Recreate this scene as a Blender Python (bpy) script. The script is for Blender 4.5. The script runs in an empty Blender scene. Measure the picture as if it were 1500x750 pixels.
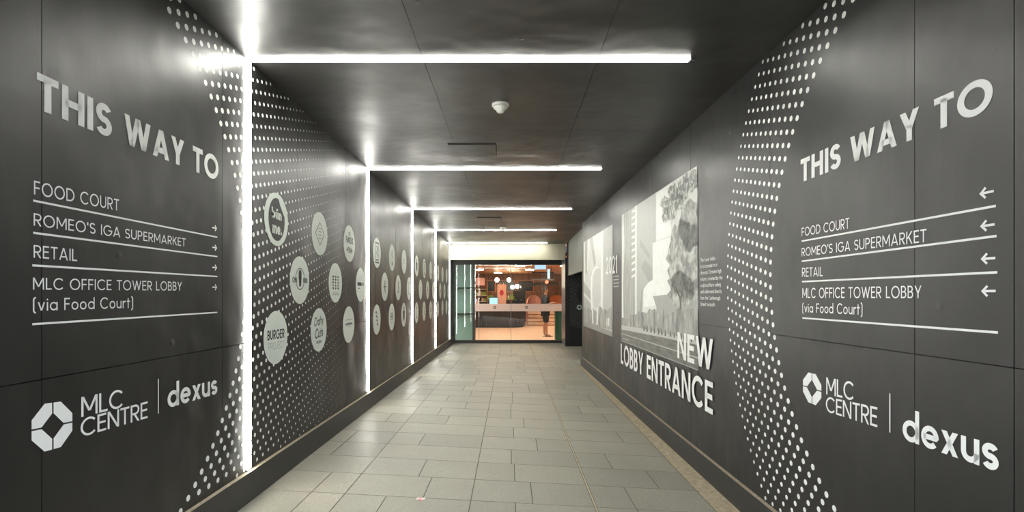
import bpy, bmesh, math, random
from math import sin, cos, pi, radians, sqrt
from mathutils import Vector, Matrix

scene = bpy.context.scene
COL = scene.collection
random.seed(7)

# ------------------------------------------------------------------ camera, light, exposure
H = 1.45                       # camera height (world z); the floor falls gently around z = 0
F = 760.0                      # focal length in pixels of the 1500 wide frame
PX, PY = 747.0, 434.0          # principal point (the lens is shifted, verticals stay parallel)
cam_d = bpy.data.cameras.new('camera')
cam = bpy.data.objects.new('camera', cam_d)
COL.objects.link(cam)
cam.location = (0, 0, H)
cam.rotation_euler = (pi / 2, 0, 0)
cam_d.sensor_width = 36.0
cam_d.lens = F / 1500.0 * 36.0
cam_d.shift_x = (750 - PX) / 1500.0
cam_d.shift_y = (PY - 375) / 1500.0
cam_d.clip_start = 0.05
cam_d.clip_end = 200
scene.camera = cam

world = bpy.data.worlds.new('street_daylight')
scene.world = world
world.use_nodes = True
# dull city sky, brighter overhead; unseen dark fronts added low against door-glass haze
_t = world.node_tree
_tc = _t.nodes.new('ShaderNodeTexCoord'); _sx = _t.nodes.new('ShaderNodeSeparateXYZ'); _cr = _t.nodes.new('ShaderNodeValToRGB')
_t.links.new(_tc.outputs['Generated'], _sx.inputs[0]); _t.links.new(_sx.outputs['Z'], _cr.inputs[0])
_cr.color_ramp.elements[0].position = 0.12; _cr.color_ramp.elements[0].color = (0.03, 0.03, 0.03, 1)
_cr.color_ramp.elements[1].position = 0.26; _cr.color_ramp.elements[1].color = (0.86, 0.92, 1.0, 1)
_t.links.new(_cr.outputs[0], _t.nodes['Background'].inputs[0])
_t.nodes['Background'].inputs[1].default_value = 3.4

LED_POWER = 60.0
LED_COLOUR = (1.0, 0.985, 0.90)
SHOP_POWER = 62.0
SHOP_COLOUR = (1.0, 0.78, 0.56)

vs = scene.view_settings
vs.view_transform = 'Standard'
vs.look = 'None'
vs.gamma = 1.0
vs.use_curve_mapping = False
vs.exposure = 0.40

# ------------------------------------------------------------------ materials
def srgb(v):
    v = v / 255.0
    return v / 12.92 if v <= 0.04045 else ((v + 0.055) / 1.055) ** 2.4

def rgb(r, g, b):
    return (srgb(r), srgb(g), srgb(b), 1.0)

class NT:
    """A tiny helper around a material's node tree."""
    def __init__(self, name):
        self.m = bpy.data.materials.new(name)
        self.m.use_nodes = True
        self.t = self.m.node_tree
        self.b = self.t.nodes['Principled BSDF']
        self.out = self.t.nodes['Material Output']
    def n(self, typ, **kw):
        nd = self.t.nodes.new(typ)
        for k, v in kw.items():
            if hasattr(nd, k):
                setattr(nd, k, v)
            else:
                nd.inputs[k.replace('_', ' ')].default_value = v
        return nd
    def l(self, a, b):
        self.t.links.new(a, b)
    def ramp(self, src, stops):
        r = self.n('ShaderNodeValToRGB')
        el = r.color_ramp.elements
        while len(el) < len(stops):
            el.new(0.5)
        for e, (p, c) in zip(el, stops):
            e.position = p
            e.color = c if len(c) == 4 else (*c, 1)
        self.l(src, r.inputs[0])
        return r
    def coords(self, scale=(1, 1, 1)):
        tc = self.n('ShaderNodeTexCoord')
        mp = self.n('ShaderNodeMapping')
        mp.inputs['Scale'].default_value = scale
        self.l(tc.outputs['Object'], mp.inputs[0])
        return mp.outputs[0]

def plain(name, col, rough=0.5, metal=0.0, spec=0.5, emit=None, power=0.0, var=0.06, scale=18.0, bump=0.0):
    """Principled surface whose colour and gloss vary a little with a noise."""
    t = NT(name)
    c = t.coords()
    nz = t.n('ShaderNodeTexNoise')
    nz.inputs['Scale'].default_value = scale
    nz.inputs['Detail'].default_value = 4
    t.l(c, nz.inputs['Vector'])
    lo = tuple(x * (1 - var) for x in col[:3]); hi = tuple(min(1, x * (1 + var)) for x in col[:3])
    r = t.ramp(nz.outputs[0], [(0.3, lo), (0.7, hi)])
    t.l(r.outputs[0], t.b.inputs['Base Color'])
    t.b.inputs['Roughness'].default_value = rough
    t.b.inputs['Metallic'].default_value = metal
    t.b.inputs['Specular IOR Level'].default_value = spec
    if bump:
        bp = t.n('ShaderNodeBump')
        bp.inputs['Strength'].default_value = bump
        bp.inputs['Distance'].default_value = 0.01
        t.l(nz.outputs[0], bp.inputs['Height'])
        t.l(bp.outputs[0], t.b.inputs['Normal'])
    if emit:
        t.b.inputs['Emission Color'].default_value = (*emit[:3], 1)
        t.b.inputs['Emission Strength'].default_value = power
    return t.m

def vinyl_wall(name, col, rough, streak=1.0):
    """Dark satin hoarding vinyl: large soft unevenness, bumps from the boards behind, scuffs."""
    t = NT(name)
    c = t.coords()
    big = t.n('ShaderNodeTexNoise'); big.inputs['Scale'].default_value = 1.3; big.inputs['Detail'].default_value = 3
    t.l(c, big.inputs['Vector'])
    fine = t.n('ShaderNodeTexNoise'); fine.inputs['Scale'].default_value = 60; fine.inputs['Detail'].default_value = 5
    t.l(c, fine.inputs['Vector'])
    c2 = t.coords((6, 6, 0.5))
    st = t.n('ShaderNodeTexNoise'); st.inputs['Scale'].default_value = 2.5; st.inputs['Detail'].default_value = 5
    t.l(c2, st.inputs['Vector'])
    r = t.ramp(fine.outputs[0], [(0.3, tuple(x * 0.85 for x in col[:3])), (0.75, tuple(x * 1.2 for x in col[:3]))])
    t.l(r.outputs[0], t.b.inputs['Base Color'])
    rr = t.ramp(big.outputs[0], [(0.3, (rough - 0.05,) * 3), (0.7, (rough + 0.07,) * 3)])
    t.l(rr.outputs[0], t.b.inputs['Roughness'])
    b1 = t.n('ShaderNodeBump'); b1.inputs['Strength'].default_value = 1.0; b1.inputs['Distance'].default_value = 0.03
    t.l(big.outputs[0], b1.inputs['Height'])
    b2 = t.n('ShaderNodeBump'); b2.inputs['Strength'].default_value = 0.16 * streak; b2.inputs['Distance'].default_value = 0.006
    t.l(st.outputs[0], b2.inputs['Height']); t.l(b1.outputs[0], b2.inputs['Normal'])
    b3 = t.n('ShaderNodeBump'); b3.inputs['Strength'].default_value = 0.1; b3.inputs['Distance'].default_value = 0.002
    t.l(fine.outputs[0], b3.inputs['Height']); t.l(b2.outputs[0], b3.inputs['Normal'])
    vo = t.n('ShaderNodeTexVoronoi'); vo.inputs['Scale'].default_value = 2.6
    t.l(c, vo.inputs['Vector'])
    pk = t.ramp(vo.outputs['Distance'], [(0.0, (1, 1, 1)), (0.055, (0, 0, 0))])
    b4 = t.n('ShaderNodeBump'); b4.inputs['Strength'].default_value = 0.6; b4.inputs['Distance'].default_value = 0.004
    t.l(pk.outputs[0], b4.inputs['Height']); t.l(b3.outputs[0], b4.inputs['Normal'])
    t.l(b4.outputs[0], t.b.inputs['Normal'])
    t.b.inputs['Specular IOR Level'].default_value = 0.7
    return t.m

def stone(name):
    """Grey honed pavers: every slab its own tone, fine speckle, dull stains."""
    t = NT(name)
    geo = t.n('ShaderNodeNewGeometry')
    c = t.coords()
    sp = t.n('ShaderNodeTexNoise'); sp.inputs['Scale'].default_value = 90; sp.inputs['Detail'].default_value = 6
    t.l(c, sp.inputs['Vector'])
    st = t.n('ShaderNodeTexNoise'); st.inputs['Scale'].default_value = 1.7; st.inputs['Detail'].default_value = 6
    t.l(c, st.inputs['Vector'])
    a = t.ramp(geo.outputs['Random Per Island'], [(0.0, rgb(137, 134, 123)), (1.0, rgb(151, 147, 134))])
    s = t.ramp(sp.outputs[0], [(0.3, (0.78, 0.78, 0.78)), (0.72, (1.12, 1.12, 1.12))])
    d = t.ramp(st.outputs[0], [(0.35, (0.84, 0.84, 0.82)), (0.65, (1.06, 1.06, 1.06))])
    m1 = t.n('ShaderNodeMix', data_type='RGBA', blend_type='MULTIPLY'); m1.inputs[0].default_value = 1
    t.l(a.outputs[0], m1.inputs[6]); t.l(s.outputs[0], m1.inputs[7])
    m2 = t.n('ShaderNodeMix', data_type='RGBA', blend_type='MULTIPLY'); m2.inputs[0].default_value = 1
    t.l(m1.outputs[2], m2.inputs[6]); t.l(d.outputs[0], m2.inputs[7])
    t.l(m2.outputs[2], t.b.inputs['Base Color'])
    rr = t.ramp(st.outputs[0], [(0.3, (0.42,) * 3), (0.7, (0.58,) * 3)])
    t.l(rr.outputs[0], t.b.inputs['Roughness'])
    bp = t.n('ShaderNodeBump'); bp.inputs['Strength'].default_value = 0.15; bp.inputs['Distance'].default_value = 0.004
    t.l(sp.outputs[0], bp.inputs['Height']); t.l(bp.outputs[0], t.b.inputs['Normal'])
    return t.m

def timber(name, c1, c2, scale=(1, 8, 1), rough=0.45, planks=0.0):
    t = NT(name)
    c = t.coords(scale)
    nz = t.n('ShaderNodeTexNoise'); nz.inputs['Scale'].default_value = 3; nz.inputs['Detail'].default_value = 6
    t.l(c, nz.inputs['Vector'])
    r = t.ramp(nz.outputs[0], [(0.3, c1), (0.7, c2)])
    t.l(r.outputs[0], t.b.inputs['Base Color'])
    t.b.inputs['Roughness'].default_value = rough
    return t.m

def glass(name, tint=(0.93, 0.97, 0.95)):
    t = NT(name)
    t.t.nodes.remove(t.b)
    tr = t.n('ShaderNodeBsdfTransparent'); tr.inputs[0].default_value = (*tint, 1)
    gl = t.n('ShaderNodeBsdfGlossy'); gl.inputs['Roughness'].default_value = 0.0
    fr = t.n('ShaderNodeFresnel'); fr.inputs[0].default_value = 1.5
    mx = t.n('ShaderNodeMixShader')
    t.l(fr.outputs[0], mx.inputs[0]); t.l(tr.outputs[0], mx.inputs[1]); t.l(gl.outputs[0], mx.inputs[2])
    t.l(mx.outputs[0], t.out.inputs[0])
    return t.m

def frosted(name, col, cover):
    t = NT(name)
    t.b.inputs['Base Color'].default_value = col
    t.b.inputs['Roughness'].default_value = 0.6
    tr = t.n('ShaderNodeBsdfTransparent')
    tl = t.n('ShaderNodeBsdfTranslucent'); tl.inputs[0].default_value = col
    m0 = t.n('ShaderNodeMixShader'); m0.inputs[0].default_value = 0.6
    t.l(t.b.outputs[0], m0.inputs[1]); t.l(tl.outputs[0], m0.inputs[2])
    mx = t.n('ShaderNodeMixShader'); mx.inputs[0].default_value = cover
    t.l(tr.outputs[0], mx.inputs[1]); t.l(m0.outputs[0], mx.inputs[2])
    t.l(mx.outputs[0], t.out.inputs[0])
    return t.m

def blotch(name, c1, c2, scale, lo=0.42, hi=0.58, stretch=(1, 1, 1), detail=6, rough=0.4):
    """Printed halftone-like picture texture (foliage, crowd, street blur)."""
    t = NT(name)
    c = t.coords(stretch)
    nz = t.n('ShaderNodeTexNoise'); nz.inputs['Scale'].default_value = scale; nz.inputs['Detail'].default_value = detail
    nz.inputs['Roughness'].default_value = 0.65
    t.l(c, nz.inputs['Vector'])
    r = t.ramp(nz.outputs[0], [(lo, c1), (hi, c2)])
    t.l(r.outputs[0], t.b.inputs['Base Color'])
    t.b.inputs['Roughness'].default_value = rough
    return t.m

M = {}
M['wall'] = vinyl_wall('wall_vinyl', rgb(20, 20, 20), 0.40)
M['ceil'] = vinyl_wall('ceiling_paint', rgb(34, 33, 31), 0.43, 0.4)
M['gap'] = plain('dark_joint', rgb(14, 14, 14), 0.9)
M['base'] = plain('skirting_black', rgb(46, 46, 46), 0.45, scale=30)
M['dust'] = plain('dusty_ledge', rgb(150, 138, 118), 0.9, scale=60, var=0.25)
M['stone'] = stone('paver_stone')
M['grout'] = plain('grout', rgb(84, 82, 74), 0.9, scale=80, var=0.2)
M['pale_grout'] = plain('pale_joint', rgb(176, 164, 138), 0.8, scale=60)
M['cement'] = plain('cement_edge', rgb(164, 151, 126), 0.85, scale=24, var=0.2, bump=0.3)
M['white'] = plain('white_vinyl', rgb(244, 246, 244), 0.45, var=0.02)
M['disc'] = plain('roundel_white', rgb(222, 230, 223), 0.5, var=0.03)
M['ink'] = plain('printed_black', rgb(34, 36, 36), 0.5)
M['ink_grey'] = plain('printed_grey', rgb(120, 126, 122), 0.5)
M['ink_pale'] = plain('printed_pale_grey', rgb(172, 180, 174), 0.5)
M['alu'] = plain('aluminium', rgb(170, 172, 174), 0.35, metal=0.9)
M['led'] = plain('led_diffuser', rgb(240, 240, 240), 0.5, emit=LED_COLOUR, power=LED_POWER)
M['plastic_white'] = plain('white_plastic', rgb(232, 232, 226), 0.4, var=0.02)
M['cream'] = plain('cream_panel', rgb(176, 171, 150), 0.6, var=0.03, scale=5)
M['grey_panel'] = plain('grey_bulkhead', rgb(110, 112, 107), 0.55, var=0.05, scale=4)
M['frame'] = plain('black_frame', rgb(38, 34, 32), 0.4)
M['steel'] = plain('brushed_steel', rgb(150, 146, 142), 0.35, metal=0.8)
M['glass'] = glass('door_glass')
M['frost'] = frosted('frosted_band', rgb(244, 228, 222), 0.76)
M['green'] = plain('green_panel', rgb(152, 176, 158), 0.5, var=0.05, scale=3)
M['green_dark'] = plain('dark_green_panel', rgb(46, 86, 58), 0.5, var=0.05, scale=3)
M['black'] = plain('matt_black', rgb(24, 23, 23), 0.6)
M['black_panel'] = plain('black_artwork', rgb(24, 26, 28), 0.5)
M['dot_dim'] = plain('grey_dot_print', rgb(150, 156, 158), 0.5)
M['shop_floor'] = timber('shop_floor_timber', rgb(206, 164, 134), rgb(236, 204, 178), (1, 9, 1), 0.4)
M['shop_ceiling'] = timber('shop_ceiling_timber', rgb(184, 122, 76), rgb(224, 164, 112), (1, 6, 1), 0.45)
M['shop_wall'] = timber('shop_wall_timber', rgb(96, 58, 36), rgb(150, 98, 62), (4, 1, 1), 0.5)
M['counter'] = plain('counter_charcoal', rgb(44, 40, 38), 0.45)
M['counter_top'] = plain('counter_top', rgb(120, 100, 84), 0.3)
M['shop_light'] = plain('shop_lamp', rgb(255, 240, 220), 0.5, emit=SHOP_COLOUR, power=SHOP_POWER)
M['bulb'] = plain('pendant_bulb', rgb(255, 244, 228), 0.4, emit=(1, 0.86, 0.66), power=40.0)
M['screen'] = plain('lit_screen', rgb(120, 170, 220), 0.3, emit=(0.35, 0.62, 1.0), power=1.1)
M['blue_sign'] = plain('lit_blue_sign_and_reflection', rgb(150, 190, 220), 0.4, emit=(0.42, 0.66, 0.9), power=0.9)  # glow of the hanging sign, also used for the upright blue reflection
M['red_lamp'] = plain('red_lamp', rgb(240, 80, 60), 0.4, emit=(1, 0.15, 0.08), power=3.0)
M['pink_board'] = plain('pink_board', rgb(222, 168, 148), 0.6, var=0.05)
M['pink_sign'] = plain('pink_sign', rgb(226, 176, 168), 0.6)
M['flower'] = plain('crimson_print', rgb(190, 40, 70), 0.6)
M['leaf'] = plain('leaf_green', rgb(150, 176, 60), 0.5, var=0.3, scale=30)
M['pot'] = plain('pot_terracotta', rgb(130, 84, 60), 0.7)
M['pink_fabric'] = plain('pink_fabric', rgb(206, 140, 124), 0.9, var=0.1)
M['orange'] = plain('orange_timber', rgb(214, 122, 66), 0.5, var=0.15, scale=4)
M['machine'] = plain('machine_black', rgb(30, 28, 28), 0.3)
M['crockery'] = plain('cream_crockery', rgb(230, 214, 190), 0.4)
M['skin'] = plain('skin', rgb(188, 132, 104), 0.55)
M['hair'] = plain('dark_hair', rgb(26, 20, 18), 0.5)
M['shirt'] = plain('navy_shirt', rgb(34, 36, 44), 0.85)
M['shorts'] = plain('black_shorts', rgb(26, 26, 30), 0.85)
M['sandal'] = plain('sandal_brown', rgb(70, 46, 34), 0.7)
M['petal'] = plain('pink_petal', rgb(226, 150, 160), 0.7, var=0.2, scale=60)
M['petal_white'] = plain('petal_white', rgb(230, 220, 215), 0.7)
# printed greys of the two mural pictures
def print_grey(v):
    k = 'print_%d' % v
    if k not in M:
        M[k] = plain('printed_tone_%d' % v, rgb(min(255, v * 1.08), min(255, v * 1.08 + 2), min(255, v * 1.08 - 1)), 0.42, var=0.05, scale=14)
    return k
M['foliage'] = blotch('printed_foliage', rgb(112, 114, 110), rgb(196, 200, 194), 11, 0.40, 0.62, (1, 1, 1))
M['leafage'] = blotch('printed_leaves', rgb(104, 107, 104), rgb(208, 212, 206), 16, 0.46, 0.56, (1, 1, 1), 3)
M['crowd'] = blotch('printed_crowd', rgb(104, 105, 102), rgb(186, 188, 182), 8, 0.36, 0.66, (1, 1, 0.4))
M['road'] = blotch('printed_road', rgb(84, 85, 82), rgb(124, 125, 120), 5, 0.35, 0.65, (1, 1, 6))
M['tower'] = blotch('printed_tower', rgb(140, 142, 138), rgb(186, 189, 183), 7, 0.35, 0.65, (4, 4, 0.4))

# ------------------------------------------------------------------ mesh helpers
class MB:
    """Collects polygons; build() links them as ONE mesh object, in its parent's space."""
    def __init__(self):
        self.v = []; self.f = []; self.mi = []; self.smooth = []
    def poly(self, pts, mi=0, smooth=False):
        n = len(self.v)
        self.v += [tuple(p) for p in pts]
        self.f.append(tuple(range(n, n + len(pts)))); self.mi.append(mi); self.smooth.append(smooth)
    def box(self, x0, x1, y0, y1, z0, z1, mi=0):
        self.hexa([(x0, y0, z0), (x1, y0, z0), (x1, y1, z0), (x0, y1, z0),
                   (x0, y0, z1), (x1, y0, z1), (x1, y1, z1), (x0, y1, z1)], mi)
    def hexa(self, p, mi=0, top=None):
        n = len(self.v)
        self.v += [tuple(q) for q in p]
        fs = [(3, 2, 1, 0), (4, 5, 6, 7), (0, 1, 5, 4), (1, 2, 6, 5), (2, 3, 7, 6), (3, 0, 4, 7)]
        for i, f in enumerate(fs):
            self.f.append(tuple(n + k for k in f))
            self.mi.append(top if (top is not None and i == 1) else mi); self.smooth.append(False)
    def prism(self, pts, z0, z1, mi=0, smooth=False):
        n = len(pts)
        self.poly([(x, y, z0) for x, y in reversed(pts)], mi)
        self.poly([(x, y, z1) for x, y in pts], mi)
        for i in range(n):
            a, b = pts[i], pts[(i + 1) % n]
            self.poly([(a[0], a[1], z0), (b[0], b[1], z0), (b[0], b[1], z1), (a[0], a[1], z1)], mi, smooth)
    def lathe(self, prof, c, n=24, mi=0, axis='z', smooth=True):
        base = len(self.v)
        for r, h in prof:
            for i in range(n):
                a = 2 * pi * i / n
                q = (r * cos(a), r * sin(a), h)
                if axis == 'x': q = (q[2], q[0], q[1])
                if axis == 'y': q = (q[0], q[2], q[1])
                self.v.append((c[0] + q[0], c[1] + q[1], c[2] + q[2]))
        for j in range(len(prof) - 1):
            for i in range(n):
                k = (i + 1) % n
                self.f.append((base + j * n + i, base + j * n + k, base + (j + 1) * n + k, base + (j + 1) * n + i))
                self.mi.append(mi); self.smooth.append(smooth)
        for j in (0, len(prof) - 1):
            if prof[j][0] > 1e-6:
                self.f.append(tuple(base + j * n + i for i in range(n))); self.mi.append(mi); self.smooth.append(False)
    def tube(self, pts, r, n=8, mi=0):
        pts = [Vector(p) for p in pts]
        rs = r if isinstance(r, (list, tuple)) else [r] * len(pts)
        base = len(self.v)
        for i, p in enumerate(pts):
            d = (pts[min(i + 1, len(pts) - 1)] - pts[max(i - 1, 0)]).normalized()
            up = Vector((0, 0, 1)) if abs(d.z) < 0.9 else Vector((1, 0, 0))
            s = d.cross(up).normalized(); u = s.cross(d)
            for k in range(n):
                a = 2 * pi * k / n
                self.v.append(tuple(p + s * (rs[i] * cos(a)) + u * (rs[i] * sin(a))))
        for i in range(len(pts) - 1):
            for k in range(n):
                m = (k + 1) % n
                self.f.append((base + i * n + k, base + i * n + m, base + (i + 1) * n + m, base + (i + 1) * n + k))
                self.mi.append(mi); self.smooth.append(True)
        self.f.append(tuple(base + k for k in range(n))); self.mi.append(mi); self.smooth.append(False)
        e = base + (len(pts) - 1) * n
        self.f.append(tuple(e + k for k in range(n))); self.mi.append(mi); self.smooth.append(False)
    def build(self, name, mats, parent=None, fix=True, origin=None):
        if not isinstance(mats, (list, tuple)): mats = [mats]
        off = world_of(parent) if parent else Vector(origin or (0, 0, 0))
        me = bpy.data.meshes.new(name)
        me.from_pydata([tuple(Vector(p) - off) for p in self.v], [], self.f)
        for m in mats: me.materials.append(M[m])
        for p, mi, s in zip(me.polygons, self.mi, self.smooth):
            p.material_index = mi; p.use_smooth = s
        if fix:
            bm = bmesh.new(); bm.from_mesh(me)
            bmesh.ops.recalc_face_normals(bm, faces=bm.faces)
            bm.to_mesh(me); bm.free()
        o = bpy.data.objects.new(name, me)
        COL.objects.link(o)
        if parent: o.parent = parent
        else: o.location = off
        return o

def world_of(o):
    p = Vector((0, 0, 0))
    while o:
        p += o.location; o = o.parent
    return p

def tag(o, label=None, cat=None, group=None, kind=None):
    if label: o['label'] = label
    if cat: o['category'] = cat
    if group: o['group'] = group
    if kind: o['kind'] = kind
    return o

def thing(name, loc, label, cat, group=None):
    o = bpy.data.objects.new(name, None)
    o.empty_display_size = 0.1
    COL.objects.link(o); o.location = loc
    return tag(o, label, cat, group)

# ------------------------------------------------------------------ the passage's measured surfaces
CEIL = H + 1.531
Y0, Y1 = 0.5, 15.8            # passage from behind the camera to the glass doors
def XL(d): return -1.682 - 0.003 * d         # left hoarding face
def XR(d): return 1.6775 - 0.015 * d         # right hoarding face (converges slightly)
R_END = 10.87                                # where the right hoarding stops
def floor_z(x, d):
    bl = 1.313 + 0.0094 * (d - 3.35)
    br = 1.49 - 0.0058 * (d - 3.87)
    t = (x + 1.695) / 3.3
    return H - (bl + (br - bl) * t)
def onL(px, py):
    """depth and height on the left hoarding of a point read off the photograph"""
    d = 1.682 / ((PX - px) / F - 0.003)
    return (d, H + (PY - py) * d / F)
def onR(px, py):
    d = 1.6775 / ((px - PX) / F + 0.015)
    return (d, H + (PY - py) * d / F)
def Lp(d, z, off=0.0015): return (XL(d) + off, d, z)
def Rp(d, z, off=0.0015): return (XR(d) - off, d, z)

# ---- floor: grout bed, slabs, pale joint, cement edge
fl = MB()
for i in range(30):
    a, b = -2.0 + (Y1 + 2.2) * i / 30, -2.0 + (Y1 + 2.2) * (i + 1) / 30
    for x0, x1 in ((-1.8, 0), (0, 1.7), (1.7, 3.2)):
        fl.hexa([(x0, a, floor_z(x0, a) - 0.12), (x1, a, floor_z(x1, a) - 0.12), (x1, b, floor_z(x1, b) - 0.12), (x0, b, floor_z(x0, b) - 0.12),
                 (x0, a, floor_z(x0, a) - 0.004), (x1, a, floor_z(x1, a) - 0.004), (x1, b, floor_z(x1, b) - 0.004), (x0, b, floor_z(x0, b) - 0.004)])
floor = tag(fl.build('floor', 'grout'), 'grey stone paved floor of the passage', 'floor', kind='structure')
pv = MB()
g = 0.0035
def slab(x0, x1, y0, y1):
    q = [(x0 + g, y0 + g), (x1 - g, y0 + g), (x1 - g, y1 - g), (x0 + g, y1 - g)]
    pv.hexa([(x, y, floor_z(x, y) - 0.01) for x, y in q] + [(x, y, floor_z(x, y)) for x, y in q])
cols = [(-1.72, -1.125), (-1.125, -0.267), (-0.267, 0.578), (0.592, 1.42)]
ROW = 0.41
row0 = 3.536 - ROW * 13
rnd = random.Random(3)
for ci, (xa, xb) in enumerate(cols):
    k = 0; y = row0
    while y < Y1 - 0.05:
        y2 = min(y + ROW, Y1 - 0.03)
        w = xb - xa
        if ci == 0:
            cuts = [0.0, rnd.choice([0.35, 0.62, 1.0])]
        else:
            cuts = [0.0, rnd.choice([0.36, 0.62, 0.5, 0.33, 0.66, 1.0])]
        if cuts[-1] < 1: cuts.append(1.0)
        for a, b in zip(cuts[:-1], cuts[1:]):
            slab(xa + w * a, xa + w * b, y, y2)
        y = y2
y = row0
while y < Y1:
    if y > 10.9: slab(1.42, 2.25, y, min(y + ROW, Y1)); slab(2.25, 3.1, y, min(y + ROW, Y1))
    y += ROW
pv.build('paving_slabs', 'stone', floor)
pj = MB()
for i in range(20):
    a, b = Y0 + (Y1 - Y0) * i / 20, Y0 + (Y1 - Y0) * (i + 1) / 20
    q = [(0.580, a), (0.590, a), (0.590, b), (0.580, b)]
    pj.hexa([(x, y, floor_z(x, y) - 0.01) for x, y in q] + [(x, y, floor_z(x, y) + 0.0005) for x, y in q])
pj.build('pale_joint', 'pale_grout', floor)
ce = MB()
for i in range(24):
    a, b = Y0 + (R_END - Y0) * i / 24, Y0 + (R_END - Y0) * (i + 1) / 24
    q = [(1.425, a), (XR(a) + 0.05, a), (XR(b) + 0.05, b), (1.425, b)]
    ce.hexa([(x, y, floor_z(x, y) - 0.02) for x, y in q] + [(x, y, floor_z(x, y) + 0.001) for x, y in q])
ce.build('cement_edge', 'cement', floor)

# ---- ceiling boards with open joints over a dark deck
cl = MB()
cl.box(-1.9, 3.2, Y0, Y1 + 0.1, CEIL + 0.013, CEIL + 0.12, 1)
xs = [-1.9, -0.56, 0.567, 1.69, 3.2]
ys = [Y0, 2.38, 4.78, 7.18, 9.58, 11.98, 14.38, Y1 + 0.1]
for a, b in zip(xs[:-1], xs[1:]):
    for c, d in zip(ys[:-1], ys[1:]):
        cl.box(a + 0.0015, b - 0.0015, c + 0.001, d - 0.001, CEIL, CEIL + 0.012, 0)
ceiling = tag(cl.build('ceiling', ['ceil', 'gap']), 'dark painted board ceiling of the passage', 'ceiling', kind='structure')

# ---- hoardings: boards with narrow joints over dark studs
def hoarding(name, X, sgn, seams, zs, ya, yb, floor_x, label):
    mb = MB()
    e = [ya] + [s for s in seams if ya < s < yb] + [yb]
    g = 0.0018
    for a, b in zip(e[:-1], e[1:]):
        zl = [None] + list(zs) + [CEIL]
        for j in range(len(zl) - 1):
            a1, b1 = a + g, b - g
            za = floor_z(floor_x, a1) - 0.05 if zl[j] is None else zl[j] + g
            zb = floor_z(floor_x, b1) - 0.05 if zl[j] is None else zl[j] + g
            zt = zl[j + 1] - g if zl[j + 1] != CEIL else CEIL
            t = 0.012 * sgn
            mb.hexa([(X(a1), a1, za), (X(a1) + t, a1, za), (X(b1) + t, b1, zb), (X(b1), b1, zb),
                     (X(a1), a1, zt), (X(a1) + t, a1, zt), (X(b1) + t, b1, zt), (X(b1), b1, zt)], 0)
        t0, t1 = 0.0125 * sgn, 0.11 * sgn
        z0 = min(floor_z(floor_x, a), floor_z(floor_x, b)) - 0.05
        mb.hexa([(X(a) + t0, a, z0), (X(a) + t1, a, z0), (X(b) + t1, b, z0), (X(b) + t0, b, z0),
                 (X(a) + t0, a, CEIL), (X(a) + t1, a, CEIL), (X(b) + t1, b, CEIL), (X(b) + t0, b, CEIL)], 1)
    if sgn > 0:   # closing end board
        mb.box(X(yb), X(yb) + 0.11, yb, yb + 0.012, floor_z(floor_x, yb) - 0.05, CEIL, 0)
    return tag(mb.build(name, ['wall', 'gap']), label, 'wall', kind='structure')
seamsL = [0.68, 1.87, 3.05, 4.14, 5.37] + [6.55 + 1.19 * i for i in range(8)]
seamsR = [0.45, 1.70, 2.11, 3.25, 4.62, 5.8, 7.0, 8.2, 9.4]
wall_left = hoarding('wall_left', XL, -1, seamsL, [H - 0.30], Y0, Y1, -1.69, 'black vinyl covered hoarding along the left side')
wall_right = hoarding('wall_right', XR, 1, seamsR, [H - 0.235], Y0, R_END, 1.63, 'black vinyl covered hoarding along the right side')

def skirting(name, X, sgn, ya, yb, htop, label):
    mb = MB()
    n = 26
    for i in range(n):
        a, b = ya + (yb - ya) * i / n, ya + (yb - ya) * (i + 1) / n
        t = 0.03 * sgn
        def pt(d, o, top): return (X(d) + o, d, (floor_z(X(d), d) - 0.02) if not top else htop(d))
        mb.hexa([pt(a, 0, 0), pt(a, -t, 0), pt(b, -t, 0), pt(b, 0, 0), pt(a, 0, 1), pt(a, -t, 1), pt(b, -t, 1), pt(b, 0, 1)], 0, top=1)
    if sgn > 0:
        mb.box(X(yb) - 0.03, X(yb) + 0.11, yb, yb + 0.03, floor_z(X(yb), yb) - 0.02, htop(yb), 0)
    return tag(mb.build(name, ['base', 'dust']), label, 'baseboard', kind='structure')
skirting('baseboard_left', XL, -1, Y0, Y1, lambda d: H - (1.126 + 0.0085 * (d - 3.35)), 'black skirting board with a dusty top edge, left side')
skirting('baseboard_right', XR, 1, Y0, R_END, lambda d: floor_z(1.63, d) + 0.185, 'black skirting board with a dusty top edge, right side')

# ---- far end: cream header, bulkhead, dark alcove
wb = MB()
wb.box(-1.76, 1.42, 15.08, 15.14, H + 1.06, CEIL)
wb.box(1.424, 1.612, 15.08, 15.14, H + 1.06, CEIL)
tag(wb.build('wall_back', 'cream'), 'cream header panel above the glass doors', 'wall', kind='structure')
tr = MB()
tr.box(-1.8, 1.60, 15.14, 15.86, H + 1.10, H + 1.14)
tag(tr.build('trim_1', 'frame'), 'dark soffit between cream header and doors', 'trim', kind='structure')
bk = MB()
bk.box(1.625, 1.70, R_END + 0.012, 12.46, H + 0.575, CEIL, 0)
bk.box(1.625, 1.70, 12.50, 14.40, H + 0.575, CEIL, 0)
bk.box(1.625, 1.70, 12.46, 12.50, H + 0.575, H + 0.98, 0)
bk.box(1.66, 1.70, 12.46, 12.50, H + 0.98, CEIL, 1)
bk.box(1.64, 1.72, 14.40, 14.98, H + 0.575, CEIL, 1)
tag(bk.build('wall_bulkhead', ['grey_panel', 'gap']), 'grey bulkhead panel over the dark side alcove', 'wall', kind='structure')
al = MB()
al.box(3.0, 3.08, R_END + 0.02, 14.8, floor_z(3.0, 12) - 0.1, CEIL)
al.box(1.72, 3.0, R_END + 0.6, R_END + 0.66, floor_z(2.5, 12) - 0.1, CEIL)
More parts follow.
